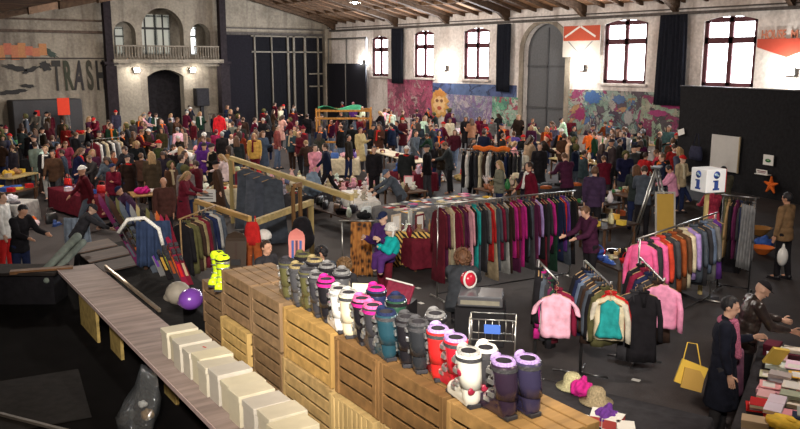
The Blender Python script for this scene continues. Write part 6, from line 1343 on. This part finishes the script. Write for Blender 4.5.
F = [
 (374, 146, 'person in long black jacket and dark trousers facing the camera at the shoe spread', CAMW, 1.75, 'stand', 'black', 'black', 'short', 'black', 'jacket', None),
 (391, 170, 'person in dark slate jacket bending over beside the magazine table', LEFT+10, 1.7, 'lean', 'slate', 'charcoal', 'beanie', 'grey-blue', 'jacket', None),
 (437, 142, 'person with brown ponytail, black jacket and blue jeans, back turned', AWAY, 1.62, 'stand', 'black', 'navy', 'pony', 'brown', 'jacket', None),
 (450, 118, 'person in pale cream top with long dark hair beyond the black suit rack', CAMW+20, 1.68, 'stand', 'cream', 'maroon', 'long', 'dark brown', 'jacket', None),
 (521, 151, 'person in cream jacket with a dark cap beside the black suit rack', CAMW-25, 1.72, 'browse', (.5, .47, .38), 'tan', 'cap', 'black', 'jacket', None),
 (540, 143, 'person in long black coat between the cream jacket and the maroon shirt', CAMW, 1.74, 'stand', 'black', 'black', 'short', 'dark brown', 'long', None),
 (565, 149, 'person in dark plum shirt with back turned, leaning at the long clothes rack', AWAY+15, 1.86, 'browse', (.055, .012, .035), 'black', 'short', 'brown', 'jacket', None),
 (600, 167, 'tall person in dark purple jacket standing at the rack end, back turned', AWAY-20, 1.85, 'stand', (.045, .025, .06), 'black', 'short', 'brown', 'jacket', None),
 (254, 133, 'person in yellow jacket with long fair hair and dark red scarf', CAMW, 1.75, 'stand', (.55, .34, .08), 'maroon', 'long', 'tan', 'jacket', 'maroon'),
 (277, 124, 'person in rust red jacket and blue jeans beside the yellow jacket', RIGHT, 1.85, 'stand', (.2, .05, .045), 'grey-blue', 'short', 'black', 'jacket', None),
 (306, 140, 'person in dark brown jacket with fair hair at the white covered table', AWAY+30, 1.7, 'browse', 'dark brown', 'charcoal', 'short', 'tan', 'jacket', None),
 (143, 150, 'person in blue-grey shirt bending down over a table', RIGHT+30, 1.75, 'bend', (.17, .19, .3), 'black', 'short', 'brown', 'jacket', None),
 (170, 146, 'person in white jacket bending over an orange pile', LEFT, 1.7, 'bend', 'white', 'cream', 'short', 'dark brown', 'jacket', None),
 (187, 171, 'person in long maroon coat browsing, beside the brown jacket person', RIGHT, 1.66, 'browse', 'maroon', 'black', 'long', 'tan', 'long', None),
 (163, 177, 'person in brown leather jacket facing the camera above the skis', CAMW, 1.72, 'stand', (.075, .03, .025), 'black', 'balding', 'brown', 'jacket', None),
 (119, 186, 'person in dark plum jacket and navy hat leaning over the purple cloths', LEFT+20, 1.6, 'lean', (.05, .02, .05), 'black', 'beanie', 'navy', 'jacket', None),
 (45, 146, 'person in open black coat and pale trousers on the balcony side', CAMW, 1.75, 'stand', 'black', 'light grey', 'short', 'tan', 'jacket', 'white'),
 (52, 135, 'person in slate blue jacket behind the open black coat', AWAY, 1.7, 'stand', (.07, .1, .16), 'navy', 'short', 'brown', 'jacket', None),
 (65, 141, 'person in maroon jumper and black trousers beside the open black coat', CAMW+40, 1.76, 'browse', (.2, .02, .05), 'black', 'short', 'brown', 'jacket', None),
 (126, 122, 'person in mustard brown coat near the striped shirt rack', RIGHT, 1.75, 'walk', (.25, .16, .04), 'brown', 'long', 'tan', 'long', None),
 (140, 116, 'person in dark jacket with a big orange scarf', CAMW, 1.72, 'stand', 'dark brown', 'black', 'long', 'tan', 'jacket', 'orange'),
 (156, 113, 'person in green jacket with white sleeves in the back crowd', CAMW+30, 1.75, 'browse', 'dark green', 'charcoal', 'short', 'dark brown', 'jacket', 'white'),
 (190, 107, 'person in black jacket with white beanie beside the balcony column', LEFT, 1.76, 'stand', 'black', 'black', 'beanie', 'white', 'jacket', None),
 (204, 132, 'person in brown jacket with round white beanie, below the balcony', CAMW, 1.7, 'browse', 'brown', 'black', 'beanie', 'white', 'jacket', None),
 (219, 128, 'person in crimson coat standing right below the hanging red coat', AWAY, 1.68, 'stand', (.25, .015, .07), 'burgundy', 'short', 'maroon', 'long', None),
 (243, 117, 'person in long dark brown coat behind the yellow jacket', AWAY, 1.7, 'stand', 'dark brown', 'black', 'short', 'brown', 'long', None),
 (263, 118, 'person in black jacket with white headband behind the yellow jacket', CAMW, 1.72, 'stand', 'black', 'black', 'beanie', 'light grey', 'jacket', None),
 (355, 101, 'person in violet jacket with pale hat by the black corner boards', CAMW, 1.75, 'stand', 'purple', 'black', 'beanie', 'pale pink', 'jacket', None),
 (385, 108, 'person in pale pink jumper reaching upward side, below the pink graffiti', RIGHT, 1.74, 'reach', 'pale pink', 'brown', 'long', 'brown', 'jacket', None),
 (466, 116, 'person in black leather coat facing the camera, below violet graffiti', CAMW, 1.74, 'carry', 'black', 'black', 'long', 'dark brown', 'long', None),
 (514, 131, 'person in violet-blue jacket, back turned, before the grey arched door', AWAY, 1.68, 'stand', (.1, .07, .3), 'charcoal', 'short', 'brown', 'jacket', None),
 (552, 121, 'person in bright red jacket in front of the grey arched door', LEFT, 1.7, 'browse', (.5, .04, .05), 'black', 'long', 'brown', 'jacket', None),
 (590, 130, 'person in orange vest beside the lit yellowish table', AWAY, 1.7, 'browse', (.8, .16, .03), 'charcoal', 'short', 'dark brown', 'jacket', None),
 (613, 134, 'person in long grey-blue coat, back turned, below the mural', AWAY+20, 1.75, 'browse', (.1, .12, .15), 'navy', 'short', 'brown', 'long', None),
 (625, 132, 'person in pale grey coat beside the grey-blue coat', LEFT+20, 1.7, 'browse', 'light grey', 'grey', 'short', 'dark brown', 'long', None),
 (641, 119, 'person in black jacket close against the green and magenta graffiti', LEFT, 1.75, 'browse', 'black', 'black', 'short', 'black', 'jacket', None),
 (653, 148, 'person in crimson jacket behind the stepladder top', LEFT, 1.65, 'browse', (.35, .02, .04), 'charcoal', 'short', 'brown', 'jacket', None),
 (683, 155, 'person in beige jacket with red beanie and dark skirt by the partition end', CAMW+30, 1.7, 'carry', 'beige', 'navy', 'beanie', 'red', 'jacket', 'cream'),
 (712, 186, 'person in pinkish red jumper directly under the white cube sign', AWAY, 1.55, 'browse', (.5, .05, .1), 'charcoal', 'short', 'black', 'jacket', None),
 (724, 166, 'person with black hair and olive jacket, before the whiteboard', AWAY, 1.75, 'browse', (.06, .055, .035), 'black', 'short', 'black', 'jacket', None),
 (788, 192, 'person in tan waistcoat with dark sleeves at the frame edge by the partition', AWAY+30, 1.8, 'stand', (.2, .12, .06), 'black', 'short', 'black', 'jacket', None),
 (22, 204, 'person in black jacket seated behind the black counter', RIGHT-20, 1.75, 'browse', 'black', 'navy', 'short', 'black', 'jacket', None),
 (1, 192, 'person in white and red sweater cut by the frame edge', RIGHT, 1.75, 'stand', 'white', 'red', 'short', 'brown', 'jacket', None),
 (92, 204, 'person in dark slate coat bending beside the denim pile', RIGHT+20, 1.55, 'lean', 'charcoal', 'black', 'beanie', 'charcoal', 'jacket', None),
 (118, 208, 'person in black jacket reaching down behind the skis', LEFT-10, 1.6, 'bend', 'black', 'black', 'short', 'black', 'jacket', None),
 (572, 108, 'person in maroon coat just past the grey arched door frame', CAMW, 1.72, 'stand', 'maroon', 'black', 'short', 'dark brown', 'jacket', None),
]
for x, y, lab, fc, h, ps, c, tr, hs, hc, st, sf in F:
    fig(x, y, lab, fc+rnd.uniform(-8, 8), h=h, pose=ps, coat_c=c, tr_c=tr, hs=hs, hc=hc, style=st, scarf=sf)
on(P(783, 252, .62), MB().ell((0, 0, -.1), (.13, .1, .2)).cap((0, 0, .05), .05, (0, 0, .16), .02), 'plastic_bag', PLAST, 'white', 'white plastic bag carried by the tan waistcoat person', 'bag', bevel=0)
# red long coat hanging up in the crowd
p = P(219, 114, 2.2); garment(p, radians(-30), 'coat', 1.2, (.65, .02, .03), 'bright red long coat displayed high above the crowd below the balcony')
rack((p.x-.35, p.y+.2), (p.x+.35, p.y-.2), 2.2, 'tall stand holding up the bright red long coat', col='charcoal')
p = P(70, 218, .8); cloth_drop(P(76, 218, 1.15), .55, .6, CLOTH, 'faded denim jeans piled over the bench end', 'denim_jeans', 'trousers', radians(-40), (.2, .24, .3))
on(P(66, 262, 1.3), MB().cap((-.5, -.3, -.1), .06, (.35, .5, .28), .075).cap((-.42, -.42, -.14), .05, (.4, .38, .2), .06), 'folded_trousers', CLOTH, (.16, .19, .17), 'grey-green trouser legs trailing off the black bench end', 'trousers', 0, bevel=0)
cloth_drop(P(153, 221, 2.12), .5, .7, CLOTH, 'blue denim jacket thrown over the skis', 'denim_jacket', 'jacket', radians(-30), (.022, .036, .08))
on(P(138, 226, 2.05), MB().tube([(-.3, 0, -.1), (-.15, 0, .1), (.1, .02, .12), (.3, .03, -.05), (.35, .03, -.3)], .03, 8), 'white_scarf', KNIT, 'white', 'white scarf looped over the ski tips', 'scarf', radians(-38), bevel=0)
# ================================================================== THE CROWD
CPAL = ['black']*7+['charcoal']*6+['dark brown']*6+['brown']*3+['maroon']*4+['plum']*3+['navy']*4+['slate']*3+['dark grey']*3+['grey']*2+['olive']*2+['dark green']*1+['beige']*2+['tan']*1+['burgundy']*3+['purple']*1+['red']*1+['grey-blue']*2+['cream']*1+['white']*1+['rust']*1+['pale pink']*1
HSTY = [('short', 'dark brown')]*6+[('short', 'black')]*5+[('short', 'brown')]*4+[('long', 'brown')]*3+[('long', 'dark brown')]*3+[('long', 'tan')]*2+[('beanie', 'black')]*3+[('beanie', 'white'), ('beanie', 'red'), ('beanie', 'charcoal'), ('cap', 'navy'), ('hood', 'olive'), ('hood', 'charcoal'), ('balding', 'brown'), ('pompom', 'maroon'), ('short', 'light grey'), ('short', 'grey')]
def zone(x, y):
    for lim, w_ in ((60, 'below the orange-red wall strokes'), (104, 'below the big wall letters'), (150, 'below the balcony baluster end'), (182, 'before the balcony doorway'), (222, 'beside the balcony column'), (256, 'before the plain black drape'), (288, 'before the glazed partition'), (322, 'at the glazed partition end'), (348, 'before the black corner boards'), (374, 'below the first window'), (402, 'below the pink graffiti'), (432, 'below the second window'), (462, 'below the lion face'), (492, 'below the violet graffiti'), (520, 'below the green graffiti'), (566, 'before the grey arched door'), (606, 'below the roof-line poster'), (652, 'below the multicoloured graffiti')):
        if x < lim: return w_
    return 'below the wide dark curtain'
cr = random.Random(5); made = 0; tries = 0
HC = {'dark brown': 'dark-haired', 'black': 'black-haired', 'brown': 'brown-haired', 'tan': 'fair-haired', 'light grey': 'white-haired', 'grey': 'grey-haired'}
NCROWD = 262
while made < NCROWD and tries < 9000:
    tries += 1
    x = cr.uniform(-8, 684); y = 95+cr.random()**1.1*(72 if x < 250 or x > 470 else 52)
    if y > 128 and 330 < x < 470 and cr.random() < .6: continue
    h = cr.uniform(1.58, 1.84); p = P(x, y, h)
    if p.x > W-.5 or p.y > D-1.0 or p.length > 62: continue
    if x > 640 and y < 112: continue
    q = V((p.x, p.y))
    q = clear_spot(q, 0, 0, .3, False, .33)
    if q is None: continue
    p = V((q.x, q.y, 0)); made += 1
    c = cr.choice(CPAL); tr = cr.choice(['black', 'charcoal', 'navy', 'dark brown', 'slate', 'dark grey', 'grey-blue']); hs, hc = cr.choice(HSTY); st = cr.choice(['jacket', 'jacket', 'jacket', 'long'])
    ps = cr.choice(['stand', 'browse', 'browse', 'walk', 'carry', 'stand']); sf = cr.choice([None]*8+['white', 'red', 'beige', 'orange'])
    who = {'beanie': f'{hc} knitted hat', 'cap': f'{hc} cap', 'hood': f'{hc} hood', 'balding': 'balding head', 'pompom': f'{hc} bobble hat'}.get(hs)
    base = (f'person in {c} {"long coat" if st == "long" else "jacket"} and {who}' if who else f'{HC[hc]} person in {c} {"long coat" if st == "long" else "jacket"}')+(f', {sf} scarf' if sf else '')
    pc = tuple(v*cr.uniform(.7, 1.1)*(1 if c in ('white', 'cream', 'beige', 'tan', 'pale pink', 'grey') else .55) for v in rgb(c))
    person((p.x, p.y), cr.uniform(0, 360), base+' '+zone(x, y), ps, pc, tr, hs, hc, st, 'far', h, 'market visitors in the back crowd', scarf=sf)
print('crowd', made, tries)
# ================================================================== LIGHT
w = bpy.data.worlds.new('hall_air'); sc.world = w; w.use_nodes = True
bg = w.node_tree.nodes['Background']; bg.inputs[0].default_value = (.75, .82, 1.0, 1); bg.inputs[1].default_value = .05
pl_ = AX(355, 2, 1, 33.0)
pendant((pl_.x, pl_.y, pl_.z), 'glowing pendant lamp under the boarded roof', 500)
for i, (x, y, z, pw, lab) in enumerate(((10.5, 16, 7.3, 700, 'second pendant lamp, above the long crowded rack'), (19, 21, 7.9, 450, 'third pendant lamp, above the black suit rack'), (14, 29, 7.6, 450, 'fourth pendant lamp, above the yellow jacket person'), (21, 36, 8.2, 380, 'fifth pendant lamp, above the back crowd'), (12.5, 37, 7.3, 330, 'sixth pendant lamp, over the balcony side crowd'), (11.2, 3.6, 7.0, 330, 'eighth pendant lamp, above the heaped corner table'), (5.5, 23, 6.5, 400, 'seventh pendant lamp, over the frame edge stalls'))):  # the pendant over the corner table is added to brighten its heap
    pendant((x, y, z), lab, pw*1.3)
for (loc, tgt, pw, ang, col) in (((-1.0, 1.0, 6.6), (4.0, 6.0, 2.0), 650, 55, (1, .8, .55)), ((6.5, 1.0, 6.6), (4.0, 6.5, 1.6), 380, 60, (1, .83, .6))):
    o = light('SPOT', loc, pw, col, .12, spot_size=radians(ang), spot_blend=.6); aim(o, tgt)
    e = empty('stage_spotlight', loc, 0, 'stage spotlight hung under the flat roof, '+('camera side' if loc[0] < 0 else 'aisle side'), 'lamp')
    d = (V(tgt)-V(loc)).normalized()
    MB().tube([-d*.35, -d*.06], .11, 16).build('housing', MATTE, e, 'black'); MB().tube([-d*.2, V((-d.x*.2, -d.y*.2, .28))], .02, 8).build('bracket', MATTE, e, 'black')
loc, tgt = V((-.6, -.6, 6.45)), V((19, 24, .5))
o = light('SPOT', loc, 4200, (1, .93, .84), .25, spot_size=radians(62), spot_blend=.75); aim(o, tgt)  # unseen spot added as fill, brightens whatever faces the camera
e = empty('hall_spotlight', loc, 0, 'large hall floodlight hung under the flat roof above the stage', 'lamp'); d = (tgt-loc).normalized()
MB().tube([-d*.5, -d*.08], .2, 20).build('housing', MATTE, e, 'black'); MB().tube([-d*.3, V((-d.x*.3, -d.y*.3, .42))], .025, 8).build('bracket', MATTE, e, 'black')
sc.view_settings.view_transform = 'Standard'; sc.view_settings.look = 'None'; sc.view_settings.gamma = 1; sc.view_settings.use_curve_mapping = False
sc.view_settings.exposure = 1.05
sc.cycles.use_denoising = True; sc.cycles.max_bounces = 6; sc.cycles.transparent_max_bounces = 12; sc.cycles.sample_clamp_indirect = 6
# ================================================================== LABELS: one for each thing
import re
bpy.context.view_layer.update()
ORD = 'first second third fourth fifth sixth seventh eighth ninth tenth eleventh twelfth thirteenth fourteenth fifteenth sixteenth seventeenth eighteenth nineteenth twentieth'.split()
def key(s): return ' '.join(x.lower() for x in re.findall(r"[A-Za-z0-9][A-Za-z0-9'-]*", s))
by = {}
for o in THINGS: by.setdefault(key(o['label']), []).append(o)
for k, v in by.items():
    if len(v) < 2: continue
    v.sort(key=lambda o: PJ(o.matrix_world.translation)[0])
    for i, o in enumerate(v): 
        if len(o['label'].split()) > 12-0 and ' scarf' in o['label']: o['label'] = re.sub(r', \w+ scarf', '', o['label'])
        o['label'] = o['label']+f', {ORD[i] if i < 20 else "twenty-"+ORD[i-20]} from balcony side'
for o in THINGS:
    n = len(re.findall(r"[A-Za-z0-9][A-Za-z0-9'-]*", o['label']))
    if n > 16: o['label'] = re.sub(r', \w+ scarf', '', o['label']); print('LONG', n, o['label'])
